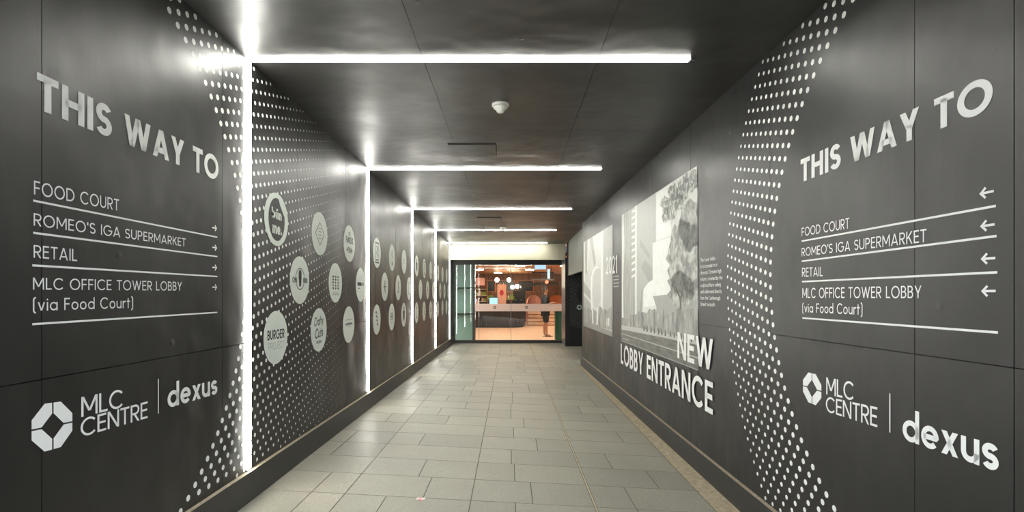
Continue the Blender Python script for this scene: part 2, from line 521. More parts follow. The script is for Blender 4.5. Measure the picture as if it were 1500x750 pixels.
tag(al.build('wall_alcove', 'black'), 'black side wall inside the alcove', 'wall', kind='structure')

AD = 14.8
ap = MB()
ap.box(1.60, 3.0, AD, AD + 0.05, floor_z(2.0, AD) - 0.02, H + 1.07)
alc = tag(ap.build('wall_artwork', 'black_panel'), 'black panel with grey dot artwork at the back of the alcove', 'wall', kind='structure')
sk = MB(); sk.box(1.578, 3.0, AD - 0.03, AD, floor_z(2.0, AD) - 0.02, H - 1.246)
tag(sk.build('baseboard_alcove', 'black'), 'black skirting under the dotted alcove panel', 'baseboard', kind='structure')

# ------------------------------------------------------------------ dot artwork: dots on concentric rings, evenly spaced along each ring
def dots(mb, cy, cz, r0, dr, n, step, th0, ta, tb, dia, place, ok):
    for k in range(n):
        r = r0 + dr * k
        s = dia(k) / 2
        lim0, lim1 = int((ta - th0) * r / step) - 1, int((tb - th0) * r / step) + 1
        for j in range(lim0, lim1 + 1):
            th = th0 + j * step / r
            y, z = cy + r * cos(th), cz + r * sin(th)
            if not ok(y, z): continue
            m = 12 if s > 0.008 else 8
            mb.poly([place(y + s * cos(2 * pi * i / m), z + s * sin(2 * pi * i / m)) for i in range(m)])
dl = MB()
dots(dl, 3.324 - 1.48, H + 0.13, 1.48, 0.0615, 36, 0.0775, radians(15.5), radians(-72), radians(80),
     lambda k: 0.0335 * (1 - k / 40.0), lambda y, z: Lp(y, z, 0.0008),
     lambda y, z: H - (1.126 + 0.0085 * (y - 3.35)) + 0.012 < z < CEIL - 0.015)
tag(dl.build('dot_pattern', 'white', wall_left, fix=False), kind='stuff')
dr_ = MB()
dots(dr_, 3.244 - 1.47, H + 0.13, 1.47, 0.0615, 11, 0.0785, radians(15.5), radians(-72), radians(80),
     lambda k: 0.033 - 0.00085 * k, lambda y, z: Rp(y, z, 0.0008),
     lambda y, z: floor_z(1.63, y) + 0.2 < z < CEIL - 0.015)
tag(dr_.build('dot_pattern', 'white', wall_right, fix=False), kind='stuff')
da = MB()
dots(da, 2.14, H + 0.05, 0.26, 0.033, 22, 0.040, radians(172), radians(95), radians(300),
     lambda k: 0.012, lambda y, z: (y, AD - 0.0015, z), lambda y, z: 1.62 < y < 2.9 and H - 1.22 < z < H + 0.6)
tag(da.build('dot_pattern', 'dot_dim', alc, fix=False), kind='stuff')

# ------------------------------------------------------------------ a geometric sans drawn with strokes (cap height 1)
def arc(cx, cy, rx, ry, a0, a1, n=None):
    n = n or max(6, int(abs(a1 - a0) / 9))
    return [(cx + rx * cos(radians(a0 + (a1 - a0) * i / n)), cy + ry * sin(radians(a0 + (a1 - a0) * i / n))) for i in range(n + 1)]
def diag(x0, y0, x1, y1, h):
    a = h * sqrt(1 + ((x1 - x0) / (y1 - y0)) ** 2)
    return [(x0 - a, y0), (x0 + a, y0), (x1 + a, y1), (x1 - a, y1)]
def stroke(path, h, closed=False):
    n = len(path); L = []; R = []
    P = [Vector(p) for p in path]
    for i in range(n):
        if closed: a, b = P[(i - 1) % n], P[(i + 1) % n]
        else: a, b = P[max(i - 1, 0)], P[min(i + 1, n - 1)]
        d1 = (P[i] - a); d2 = (b - P[i])
        d1 = d1.normalized() if d1.length > 1e-9 else d2.normalized()
        d2 = d2.normalized() if d2.length > 1e-9 else d1
        t = (d1 + d2).normalized() if (d1 + d2).length > 1e-6 else d1
        nn = Vector((-t.y, t.x))
        c = max(0.5, nn.dot(Vector((-d1.y, d1.x))))
        L.append(P[i] + nn * (h / c)); R.append(P[i] - nn * (h / c))
    out = []
    m = n if closed else n - 1
    for i in range(m):
        j = (i + 1) % n
        out.append([tuple(L[i]), tuple(R[i]), tuple(R[j]), tuple(L[j])])
    return out
XH = 0.68
def glyph(c, h):
    """-> (advance width, list of convex polygons)"""
    S = []; P = []
    def line(*pts): S.append((list(pts), False))
    def ring(cx, cy, rx, ry): S.append((arc(cx, cy, rx, ry, 0, 360)[:-1], True))
    def crv(p): S.append((p, False))
    def dg(*a): P.append(diag(*a, h))
    m = XH
    if c == ' ': return 0.30, []
    if c == 'T': W = .62; line((0, 1 - h), (W, 1 - h)); line((W / 2, 0), (W / 2, 1 - h))
    elif c == 'H': W = .72; line((h, 0), (h, 1)); line((W - h, 0), (W - h, 1)); line((h, .52), (W - h, .52))
    elif c == 'I': W = 2 * h; line((h, 0), (h, 1))
    elif c == 'L': W = .50; line((h, 1), (h, h), (W, h))
    elif c == 'E': W = .54; line((W, 1 - h), (h, 1 - h), (h, h), (W, h)); line((h, .52), (W * .93, .52))
    elif c == 'F': W = .52; line((W, 1 - h), (h, 1 - h), (h, 0)); line((h, .5), (W * .92, .5))
    elif c == 'O': W = .98; ring(W / 2, .5, W / 2 - h, .515 - h)
    elif c == 'Q': W = .98; ring(W / 2, .5, W / 2 - h, .515 - h); dg(W * .6, .25, W * .92, 0)
    elif c == 'C': W = .88; crv(arc(.49, .5, .49 - h, .515 - h, 42, 318))
    elif c == 'G': W = .94; crv(arc(.49, .5, .49 - h, .515 - h, 42, 360) + [(.55, .5)])
    elif c == 'S':
        W = .58; r = (1 - 2 * h) / 4; rx = W / 2 - h
        crv(arc(W / 2, 1 - h - r, rx, r, 25, 270)[:-1] + arc(W / 2, h + r, rx * 1.04, r, 90, -155))
    elif c == 'W':
        W = 1.16; a = h * 1.05; dg(a, 1, W * .28, 0); dg(W * .28, 0, W * .5, 1); dg(W * .5, 1, W * .72, 0); dg(W * .72, 0, W - a, 1)
    elif c == 'A': W = .82; a = h * 1.06; dg(a, 0, W / 2, 1); dg(W - a, 0, W / 2, 1); line((W * .22, .27), (W * .78, .27))
    elif c == 'V': W = .80; a = h * 1.06; dg(a, 1, W / 2, 0); dg(W - a, 1, W / 2, 0)
    elif c == 'Y': W = .74; a = h * 1.2; dg(a, 1, W / 2, .40); dg(W - a, 1, W / 2, .40); line((W / 2, 0), (W / 2, .45))
    elif c == 'N': W = .74; line((h, 0), (h, 1)); line((W - h, 0), (W - h, 1)); dg(h * 1.15, 1, W - h * 1.15, 0)
    elif c == 'M': W = .90; line((h, 0), (h, 1)); line((W - h, 0), (W - h, 1)); dg(h * 1.2, 1, W / 2, .24); dg(W - h * 1.2, 1, W / 2, .24)
    elif c == 'D': W = .80; r = .5 - h; line((h, 0), (h, 1)); crv([(h, 1 - h), (W - .5, 1 - h)] + arc(W - .5, .5, .5 - h, r, 90, -90) + [(h, h)])
    elif c in 'PRB':
        W = .60 if c != 'R' else .63; y0 = .46 if c != 'B' else .52; r = (1 - h - y0) / 2
        line((h, 0), (h, 1))
        bx = W - (.04 if c == 'B' else 0)
        crv([(h, 1 - h), (bx - h - r, 1 - h)] + arc(bx - h - r, y0 + r, r, r, 90, -90) + [(h, y0)])
        if c == 'R': dg(W * .42, y0, W - h * 1.1, 0)
        if c == 'B': r2 = (y0 - h) / 2; crv([(h, y0), (W - h - r2, y0)] + arc(W - h - r2, h + r2, r2, r2, 90, -90) + [(h, h)])
    elif c == 'U': W = .70; r = W / 2 - h; crv([(h, 1), (h, h + r)] + arc(W / 2, h + r, r, r, 180, 360) + [(W - h, 1)])
    elif c == 'K': W = .66; line((h, 0), (h, 1)); dg(h * 2, .42, W - h * 1.3, 1); dg(W * .42, .55, W - h * 1.2, 0)
    elif c == 'X': W = .7; dg(h * 1.3, 0, W - h * 1.3, 1); dg(h * 1.3, 1, W - h * 1.3, 0)
    elif c == 'J': W = .45; crv([(W - h, 1), (W - h, .25)] + arc(W / 2, .25, W / 2 - h, .25 - h, 0, -180))
    elif c == "'": W = 2 * h; line((h, .70), (h, 1))
    elif c == '.': W = 2.4 * h; P.append(arc(1.2 * h, 1.2 * h, 1.2 * h, 1.2 * h, 0, 360, 12)[:-1])
    elif c == ',': W = 2.2 * h; dg(.6 * h, -.16, 1.2 * h, .12)
    elif c == '+': W = .5; line((0, .5), (W, .5)); line((W / 2, .25), (W / 2, .75))
    elif c == '(': W = .24; crv([(W, 1.05), (W * .6, 1.02), (h, .9), (h, -.02), (W * .6, -.14), (W, -.17)])
    elif c == ')': W = .24; crv([(0, 1.05), (W * .4, 1.02), (W - h, .9), (W - h, -.02), (W * .4, -.14), (0, -.17)])
    elif c == '2': W = .58; crv(arc(W / 2, 1 - (W / 2), W / 2 - h, W / 2 - h, 170, -35)); dg(W * .82, .57, h * 1.7, h); line((0, h), (W, h))
    elif c == '0': W = .66; ring(W / 2, .5, W / 2 - h, .5 - h)
    elif c == '1': W = .36; line((W - h, 0), (W - h, 1)); dg(h * 1.5, .76, W - h, 1 - h * .3)
    elif c == '3': W = .56; r = (1 - 2 * h) / 4; crv(arc(W / 2, 1 - h - r, W / 2 - h, r, 150, -80) + arc(W / 2, h + r, W / 2 - h, r, 80, -150))
    elif c == 'o': W = .66; ring(W / 2, m / 2, W / 2 - h, m / 2 - h * .9)
    elif c in 'adbpqg':
        W = .68; r = W / 2 - h
        ring(W / 2, m / 2, r, m / 2 - h * .9)
        if c == 'a': line((W - h, 0), (W - h, m))
        if c == 'd': line((W - h, 0), (W - h, 1.04))
        if c == 'b': line((h, 0), (h, 1.04))
        if c == 'p': line((h, -.28), (h, m))
        if c == 'q': line((W - h, -.28), (W - h, m))
        if c == 'g': crv([(W - h, m), (W - h, -.05)] + arc(W / 2, -.05, r, .2, 0, -150))
    elif c == 'c': W = .58; crv(arc(.33, m / 2, .33 - h, m / 2 - h * .9, 45, 315))
    elif c == 'e': W = .66; crv([(h, m / 2), (W - h, m / 2)] + arc(W / 2, m / 2, W / 2 - h, m / 2 - h * .9, 0, 318))
    elif c == 's':
        W = .48; r = (m - 2 * h) / 4; rx = W / 2 - h
        crv(arc(W / 2, m - h - r, rx, r, 25, 270)[:-1] + arc(W / 2, h + r, rx, r, 90, -155))
    elif c in 'i': W = 2 * h; line((h, 0), (h, m)); P.append(arc(h, .88, h * 1.2, h * 1.2, 0, 360, 12)[:-1])
    elif c == 'l': W = 2 * h; line((h, 0), (h, 1.04))
    elif c == 't': W = .40; line((W * .42, 0), (W * .42, .92)); line((0, m - h), (W, m - h))
    elif c == 'f': W = .38; crv([(W * .42, 0), (W * .42, .84)] + arc(W * .42 + .16, .84, .16, .17, 180, 90)); line((0, m - h), (W, m - h))
    elif c == 'r': W = .36; line((h, 0), (h, m)); crv(arc(.36, m - .3, .36 - h, .3 - h, 180, 85))
    elif c in 'nh': W = .58; r = W / 2 - h; line((h, 0), (h, m if c == 'n' else 1.04)); crv([(W - h, 0), (W - h, m - h - r)] + arc(W / 2, m - h - r, r, r, 0, 180))
    elif c == 'm':
        W = .94; r = (W - 2 * h) / 4; line((h, 0), (h, m))
        for q in (0, 1):
            cx = h + r + 2 * r * q
            crv([(cx + r, 0), (cx + r, m - h - r)] + arc(cx, m - h - r, r, r, 0, 180))
    elif c in 'u\u00fa':
        W = .58; r = W / 2 - h; line((W - h, 0), (W - h, m)); crv([(h, m), (h, h + r)] + arc(W / 2, h + r, r, r, 180, 360))
        if c == '\u00fa': dg(W * .42, m + .1, W * .68, m + .34)
    elif c == 'v': W = .60; a = h * 1.1; dg(a, m, W / 2, 0); dg(W - a, m, W / 2, 0)
    elif c == 'y': W = .60; a = h * 1.1; dg(a, m, W / 2, 0); dg(W - a, m, W * .28, -.26)
    elif c == 'w': W = .9; a = h * 1.1; dg(a, m, W * .28, 0); dg(W * .28, 0, W * .5, m); dg(W * .5, m, W * .72, 0); dg(W * .72, 0, W - a, m)
    elif c == 'x': W = .60; dg(h * 1.3, 0, W - h * 1.3, m); dg(h * 1.3, m, W - h * 1.3, 0)
    elif c == 'k': W = .54; line((h, 0), (h, 1.04)); dg(h * 2, .28, W - h * 1.3, m); dg(W * .4, .38, W - h * 1.2, 0)
    else: W = .5; line((0, .3), (W, .3))
    for p, cl_ in S: P += stroke(p, h, cl_)
    return W, P
def layout(text, w, track=0.0, slant=0.0):
    """-> (width, polygons) in cap-height units"""
    h = w / 2; x = 0; out = []; gap = 0.10 + 0.25 * (0.2 - w) + track
    for i, c in enumerate(text):
        W, P = glyph(c, h)
        out += [[(x + px + slant * py, py) for px, py in p] for p in P]
        x += W + gap
    return x - gap, out
def letter(mb, text, w, quad, place, on, track=0.0, mi=0, slant=0.0):
    """quad = bottom-left, bottom-right, top-right, top-left of the cap box, read off the wall"""
    W, polys = layout(text, w, track, slant)
    q = [on(*p) for p in quad] if on else quad
    for p in polys:
        pts = []
        for x, y in p:
            s = x / W; t = y
            y_ = [(1 - s) * (1 - t) * q[0][k] + s * (1 - t) * q[1][k] + s * t * q[2][k] + (1 - s) * t * q[3][k] for k in (0, 1)]
            pts.append(place(*y_))
        mb.poly(pts, mi)
def words(parent, name, text, w, quad, place, on, track=0.0, mat_='white', slant=0.0):
    """every word a mesh of its own, set inside one shared cap box"""
    W = layout(text, w, track, slant)[0]
    q = [on(*p) for p in quad]
    pos = 0
    for wd in text.split(' '):
        a_ = layout(text[:pos], w, track)[0] + (0.10 + 0.25 * (0.2 - w) + track) if pos else 0.0
        b_ = layout(text[:pos + len(wd)], w, track)[0]
        s0, s1 = a_ / W, b_ / W
        sub = [quadmap(q, s0, 0), quadmap(q, s1, 0), quadmap(q, s1, 1), quadmap(q, s0, 1)]
        m = MB(); letter(m, wd, w, sub, place, None, track, 0, slant); m.build(name, mat_, parent, fix=False)
        pos += len(wd) + 1
def bar(mb, a, b, thick, place, on):
    p, q = on(*a), on(*b)
    t = thick / 2
    mb.poly([place(p[0], p[1] - t), place(q[0], q[1] - t), place(q[0], q[1] + t), place(p[0], p[1] + t)])
def quadmap(q, s, t):
    return [(1 - s) * (1 - t) * q[0][k] + s * (1 - t) * q[1][k] + s * t * q[2][k] + (1 - s) * t * q[3][k] for k in (0, 1)]
def emblem(mb, q, place, mi=0):
    g = .018
    base = [(.5 + g, 1), (.70, 1), (1, .70), (1, .5 + g), (.77, .5 + g), (.5 + g, .77)]
    for sx, sy in ((1, 1), (-1, 1), (1, -1), (-1, -1)):
        mb.poly([place(*quadmap(q, .5 + sx * (x - .5), .5 + sy * (y - .5))) for x, y in base], mi)

# ------------------------------------------------------------------ LED light strips: five L-shaped frames
ends = [1.168, 1.105, 1.09, 1.075, 1.07]
which = ['nearest', 'second nearest', 'middle', 'second farthest', 'farthest']
for i in range(5):
    d = 3.35 + 2.87 * i
    zb = H - (1.126 + 0.0085 * (d - 3.35))
    x = XL(d)
    t = thing('light_strip', (x, d, zb), 'white glowing vertical light strip up the left wall, %s of five' % which[i], 'light', 'vertical light strips')
    a = MB(); a.box(x + 0.0005, x + 0.003, d - 0.026, d + 0.026, zb, CEIL - 0.012); a.build('channel', 'alu', t)
    a = MB(); a.box(x + 0.003, x + 0.0085, d - 0.023, d + 0.023, zb + 0.012, CEIL - 0.012); a.build('diffuser', 'led', t)
    a = MB(); a.box(x + 0.003, x + 0.0095, d - 0.026, d + 0.026, zb, zb + 0.012); a.build('end_cap', 'alu', t)
    e = ends[i]
    t = thing('light_strip', (0, d, CEIL), 'white glowing light strip across the dark ceiling, %s of five' % which[i], 'light', 'ceiling light strips')
    a = MB(); a.box(x + 0.002, e, d - 0.026, d + 0.026, CEIL - 0.003, CEIL - 0.0005); a.build('channel', 'alu', t)
    a = MB(); a.box(x + 0.002, e - 0.012, d - 0.023, d + 0.023, CEIL - 0.0085, CEIL - 0.003); a.build('diffuser', 'led', t)
    a = MB(); a.box(e - 0.012, e, d - 0.026, d + 0.026, CEIL - 0.0095, CEIL - 0.003)
    a.tube([(e - .004, d, CEIL - 0.006), (e + 0.03, d, CEIL - 0.006)], 0.004, 6); a.build('end_cap', 'alu', t)

# ------------------------------------------------------------------ glass doors at the far end
DD = 15.8
def dx(px, d=DD): return (px - PX) * d / F
def dz(py, d=DD): return H + (PY - py) * d / F
FZ = H - 1.43
dt = tag(bpy.data.objects.new('door_1', None), 'wide black framed glass sliding doors to the food court', 'door', kind='structure')
COL.objects.link(dt); dt.location = (0, DD, FZ)
f = MB()
f.box(-1.80, 1.60, DD - 0.05, DD + 0.06, dz(388), H + 1.12)
f.box(-1.80, dx(667), DD - 0.05, DD + 0.06, FZ, dz(388))
f.build('door_frame', 'frame', dt)
f = MB(); f.box(dx(667), dx(823.5), DD - 0.06, DD + 0.06, FZ, dz(498)); f.build('sill', 'frame', dt)
f = MB(); f.box(dx(692.2), dx(695.6), DD - 0.03, DD + 0.05, dz(498), dz(388)); f.build('stile', 'frame', dt)
f = MB(); f.box(dx(667), dx(692.2), DD - 0.005, DD + 0.005, dz(498), dz(388)); f.build('side_glass', 'glass', dt)
for k, (a, b) in enumerate(((695.6, 748.3), (748.7, 823))):
    f = MB(); f.box(dx(a), dx(b), DD - 0.005, DD + 0.005, dz(498), dz(388)); gp = f.build('door_glass', 'glass', dt)
    f = MB(); f.box(dx(a) + 0.004, dx(b) - 0.004, DD - 0.0075, DD - 0.0055, dz(456), dz(445)); f.build('frosted_band', 'frost', gp)
    f = MB(); cx, cz, r = dx((724.8, 771.2)[k]), dz(450.2), 0.042
    emblem(f, [(cx - r, cz - r), (cx + r, cz - r), (cx + r, cz + r), (cx - r, cz + r)], lambda x, z: (x, DD - 0.009, z)); f.build('emblem', 'ink', gp, fix=False)
f = MB(); f.box(dx(748.2), dx(748.8), DD - 0.012, DD + 0.012, dz(498), dz(388)); f.build('meeting_edge', 'steel', dt)
f = MB(); f.box(dx(701.2), dx(701.8), DD + 0.02, DD + 0.03, dz(498), dz(388)); f.build('leaf_edge', 'steel', dt)
jb = MB(); jb.box(1.578, 1.60, AD + 0.05, DD + 0.06, FZ - 0.03, H + 0.956); jb.box(1.575, 1.60, AD + 0.05, DD + 0.06, H + 0.956, H + 1.10)
tag(jb.build('trim_2', 'steel'), 'brushed steel jamb at the right of the doors', 'trim', kind='structure')
pb = MB(); pb.box(1.576, 1.70, AD - 0.02, AD, H - 1.246, H + 1.07); pb.box(1.60, 1.66, AD + 0.05, DD + 0.06, FZ - .03, H + 1.10)
tag(pb.build('trim_3', 'frame'), 'black post beside the dotted alcove panel', 'trim', kind='structure')
em = MB(); emblem(em, [(1.905, H - 0.385), (2.06, H - 0.385), (2.06, H - 0.245), (1.905, H - 0.245)], lambda x, z: (x, AD - 0.003, z))
tag(em.build('octagon_emblem', 'ink_pale', origin=(1.98, AD - .003, H - .31), fix=False), 'small pale octagon emblem on the black dotted alcove panel', 'emblem')

# ------------------------------------------------------------------ shop interior beyond the doors (setting)
SB, SC = 29.0, H + 1.24
s = MB()
for i in range(62):
    x0 = -4.6 + i * 0.15
    s.box(x0 + .001, x0 + .149, DD + 0.06, SB, FZ - 0.05, FZ)
tag(s.build('floor_shop', 'shop_floor'), 'pale timber plank floor of the food court', 'floor', kind='structure')
s = MB()
for i in range(60):
    y0 = DD + 0.06 + i * 0.39
    s.box(-4.6, 4.7, y0, y0 + 0.375, SC, SC + 0.03)
s.box(-4.6, 4.7, DD + .06, SB, SC + 0.031, SC + 0.1)
tag(s.build('ceiling_shop', 'shop_ceiling'), 'brown timber slat ceiling of the food court', 'ceiling', kind='structure')
s = MB(); s.box(-4.7, 4.8, SB, SB + 0.1, FZ, SC)
tag(s.build('wall_shop_back', 'shop_wall'), 'dark timber back wall of the food court', 'wall', kind='structure')
s = MB(); s.box(-4.7, -4.6, DD + 0.06, SB, FZ, SC)
tag(s.build('wall_shop_left', 'shop_wall'), 'dark timber side wall at the left of the food court', 'wall', kind='structure')
s = MB(); s.box(4.7, 4.8, DD + 0.06, SB, FZ, SC)
tag(s.build('wall_shop_right', 'shop_wall'), 'dark timber side wall at the right of the food court', 'wall', kind='structure')
# light fittings in the shop's ceiling
k = 0
for (px, d) in ((-2.6, 17.6), (-0.6, 17.6), (1.4, 17.6), (-1.6, 20.5), (0.4, 20.5), (2.2, 20.5), (-1.4, 23.6), (0.9, 23.6), (2.8, 23.6), (-0.6, 26.6), (1.8, 26.6)):
    t = thing('ceiling_lamp', (px, d, SC), 'warm square lamp recessed in the timber ceiling of the food court', 'light', 'food court ceiling lamps')
    a = MB(); a.box(px - 0.22, px + 0.22, d - 0.22, d + 0.22, SC - 0.035, SC - 0.0005); a.build('lamp_housing', 'black', t)
    a = MB(); a.box(px - 0.19, px + 0.19, d - 0.19, d + 0.19, SC - 0.042, SC - 0.035); a.build('lamp_diffuser', 'shop_light', t)

# green display behind the fixed pane
gx0, gx1 = -1.80, -1.14
t = thing('display_cabinet', ((gx0 + gx1) / 2, 16.4, FZ), 'pale green display cabinet behind the narrow fixed pane', 'cabinet')
a = MB(); a.box(gx0, gx1, 16.40, 16.46, FZ, H + 1.15); a.build('back_panel', 'green', t)
for z in (dz(422, 16.3), dz(460, 16.3)):
    a = MB(); a.box(gx0, gx1, 16.22, 16.40, z - 0.02, z + 0.02); a.build('shelf', 'black', t)
a = MB(); a.box(gx1, gx1 + 0.05, 16.2, 16.46, FZ, H + 1.15); a.build('side_panel', 'black', t)
# low green unit at the right
a = MB(); gx = (814 - PX) * 16.6 / F
a.box(gx, gx + 0.30, 16.6, 17.0, FZ + 0.03, H - 0.50, 0); a.box(gx - 0.01, gx + 0.31, 16.59, 17.01, H - 0.50, H - 0.475, 1); a.box(gx + .02, gx + 0.28, 16.62, 16.98, FZ, FZ + 0.03, 1)
tag(a.build('green_plinth', ['green_dark', 'black'], origin=(gx + .15, 16.8, FZ)), 'low dark green plinth just inside the doors at the right', 'plinth')

# curved counter
def counter_plan(off=0.0):
    pts = [(-2.9 - off, 26.4), (-2.9 - off, 23.6 - off)]
    pts += [(-0.05 + (0.75 + off) * cos(radians(a)), 24.35 + (0.75 + off) * sin(radians(a))) for a in range(-90, 1, 10)]
    pts += [(0.70 + off, 26.4)]
    return pts
t = thing('curved_counter', (-0.9, 24.6, FZ), 'long dark round-ended service counter in the food court', 'counter')
a = MB(); a.prism(counter_plan(-0.06), FZ, FZ + 0.08); a.build('plinth', 'black', t)
a = MB(); a.prism(counter_plan(0.0), FZ + 0.08, FZ + 0.93)
pl = counter_plan(0.0)
for i in range(1, len(pl) - 1):
    (x0, y0), (x1, y1) = pl[i], pl[i + 1]
    L = sqrt((x1 - x0) ** 2 + (y1 - y0) ** 2)
    for q in range(max(1, int(L / 0.07))):
        s_ = (q + .5) / max(1, int(L / 0.07)); a.lathe([(0.016, 0), (0.016, 0.85)], (x0 + (x1 - x0) * s_, y0 + (y1 - y0) * s_, FZ + 0.08), 6)
a.build('front', 'counter', t)
a = MB(); a.prism(counter_plan(0.05), FZ + 0.93, FZ + 0.98); a.build('worktop', 'counter_top', t)
CT = FZ + 0.981
# things on the counter
def pxz(px, py, d): return ((px - PX) * d / F, H + (PY - py) * d / F)
x, z = pxz(723, 443, 24.2)
t = thing('till_monitor', (x, 24.2, CT), 'blue lit till screen on the dark counter', 'monitor')
a = MB(); a.box(x - .12, x + .12, 24.12, 24.30, CT, CT + 0.02); a.box(x - .02, x + .02, 24.2, 24.24, CT + .02, CT + .2); a.build('stand', 'machine', t)
a = MB(); a.box(x - .21, x + .21, 24.15, 24.20, CT + 0.07, CT + 0.42); a.build('casing', 'machine', t)
a = MB(); a.box(x - .19, x + .19, 24.143, 24.149, CT + 0.09, CT + 0.38); a.build('screen', 'screen', t)
x, _ = pxz(735, 430, 24.7)
t = thing('floral_board', (x, 24.7, CT), 'tall pale pink board with a crimson flower picture on the counter', 'sign')
a = MB(); a.box(x - .21, x + .21, 24.68, 24.74, CT, CT + 0.98)
for q in range(5): a.hexa([(x - .21 + q * .084, 24.68, CT + .98), (x - .126 + q * .084, 24.68, CT + .98), (x - .126 + q * .084, 24.74, CT + .98), (x - .21 + q * .084, 24.74, CT + .98),
                          (x - .18 + q * .084, 24.70, CT + 1.0 + .06 * (q % 2) + .03), (x - .16 + q * .084, 24.70, CT + 1.03 + .06 * (q % 2)), (x - .16 + q * .084, 24.72, CT + 1.03 + .06 * (q % 2)), (x - .18 + q * .084, 24.72, CT + 1.03 + .06 * (q % 2))])
a.build('board', 'pink_board', t)
a = MB()
for q in range(7):
    an = 2 * pi * q / 6; r = 0.05 if q < 6 else 0
    a.poly([(x + r * cos(an) + .05 * cos(2 * pi * i / 10), 24.678 - .0004 * q, CT + .62 + 1.5 * r * sin(an) + .07 * sin(2 * pi * i / 10)) for i in range(10)])
a.poly([(x - .006, 24.6785, CT + .3), (x + .006, 24.6785, CT + .3), (x + .006, 24.6785, CT + .58), (x - .006, 24.6785, CT + .58)])
a.build('flower_picture', 'flower', t, fix=False)
def pot_plant(px, d, label, seed):
    x, _ = pxz(px, 430, d)
    r = random.Random(seed)
    t = thing('potted_plant', (x, d, CT), label, 'plant', 'counter plants')
    a = MB(); a.lathe([(0.07, 0), (0.10, 0.28), (0.11, 0.28), (0.09, 0.26)], (x, d, CT), 16); a.build('pot', 'pot', t)
    a = MB()
    for i in range(60):
        an, el, L = r.uniform(0, 2 * pi), r.uniform(-.3, 1.4), r.uniform(.12, .22)
        dv = Vector((cos(an) * cos(el), sin(an) * cos(el), sin(el)))
        sd = Vector((-sin(an), cos(an), 0)) * L * .22
        p0 = Vector((x, d, CT + .33)) + dv * .05; p2 = p0 + dv * L - Vector((0, 0, .05)); pm = p0 + dv * L * .55 + Vector((0, 0, .02))
        a.poly([p0, pm - sd, p2, pm + sd])
    a.build('leaves', 'leaf', t, fix=False)
pot_plant(718.5, 24.75, 'leafy green plant just left of the pink flower board on the counter', 3)
pot_plant(748.5, 24.75, 'leafy green plant just right of the pink flower board on the counter', 4)
x, _ = pxz(760.5, 430, 25.2)
t = thing('coffee_machine', (x, 25.2, CT), 'black boxy coffee machine on the right end of the counter', 'coffee machine')
a = MB(); a.box(x - .30, x + .30, 25.0, 25.5, CT + .30, CT + .72); a.box(x - .30, x + .30, 25.25, 25.5, CT + .06, CT + .30); a.build('body', 'machine', t)
a = MB(); a.box(x - .30, x + .30, 24.96, 25.5, CT, CT + .06); a.build('drip_tray', 'steel', t)
for q in (-.16, .10):
    a = MB(); a.lathe([(.035, 0), (.04, .06)], (x + q, 25.1, CT + .24), 12); a.tube([(x + q, 25.1, CT + .25), (x + q, 24.9, CT + .24)], .012); a.build('group_handle', 'steel', t)
r = random.Random(5)
cup_px = [745.5, 749, 753.5, 757.5, 762, 766.5, 770.5]
for i, px in enumerate(cup_px):
    x, _ = pxz(px, 440, 24.05)
    a = MB(); h_ = (.09, .13, .11)[i % 3]; a.lathe([(.03, 0), (.042, h_), (.038, h_), (.027, .01)], (x, 23.95, CT), 14)
    tag(a.build('cup', ['crockery', 'machine', 'crockery'][i % 3], origin=(x, 23.95, CT)), 'small cup or jar in the row at the front of the counter', 'cup', 'cups along the counter')
x, _ = pxz(715, 440, 24.3)
a = MB(); a.box(-1.45, -1.28, 24.2, 24.4, CT, CT + .16); a.box(-1.43, -1.30, 24.19, 24.2, CT + .03, CT + .13)
tag(a.build('card_terminal_box', 'machine', origin=(-1.36, 24.3, CT)), 'small black box on the counter left of the till screen', 'box')
t = thing('wicker_crate', (-1.58, 24.5, CT), 'tan crate of packets at the left end of the counter', 'crate')
a = MB(); a.box(-1.75, -1.5, 24.4, 24.75, CT, CT + .2); a.build('crate', 'pink_board', t)
for q in range(4):
    a = MB(); a.box(-1.74 + q * .06, -1.69 + q * .06, 24.45, 24.7, CT + .2, CT + .30 + .04 * (q % 2)); a.build('packet', ['flower', 'crockery', 'screen', 'orange'][q], t)
# left side shelf with bits
t = thing('wall_shelf', (-2.0, 26.6, FZ), 'open dark shelf unit with packets behind the counter at the left', 'shelf')
a = MB(); a.box(-2.4, -1.15, 26.5, 26.9, FZ, FZ + .05); a.box(-2.4, -2.36, 26.5, 26.9, FZ, FZ + 2.2); a.box(-1.19, -1.15, 26.5, 26.9, FZ, FZ + 2.2); a.box(-2.4, -1.15, 26.88, 26.92, FZ, FZ + 2.2)
a.build('carcass', 'shop_wall', t)
for z in (1.15, 1.45, 1.78):
    a = MB(); a.box(-2.36, -1.19, 26.5, 26.88, FZ + z, FZ + z + .03); a.build('shelf_board', 'crockery', t)
pk = ['flower', 'crockery', 'orange', 'leaf', 'machine', 'pink_sign', 'screen']
r = random.Random(8)
for z in (1.18, 1.48):
    for q in range(6):
        a = MB(); x0 = -1.95 + q * .125; hh = r.uniform(.12, .22); a.box(x0, x0 + .1, 26.56, 26.7, FZ + z, FZ + z + hh); a.box(x0 + .03, x0 + .07, 26.6, 26.66, FZ + z + hh, FZ + z + hh + .03)
        tag(a.build('packet', r.choice(pk[:-1]), origin=(x0 + .05, 26.63, FZ + z)), 'small coloured packet on the dark shelf behind the counter', 'packet', 'packets on the shelf unit')
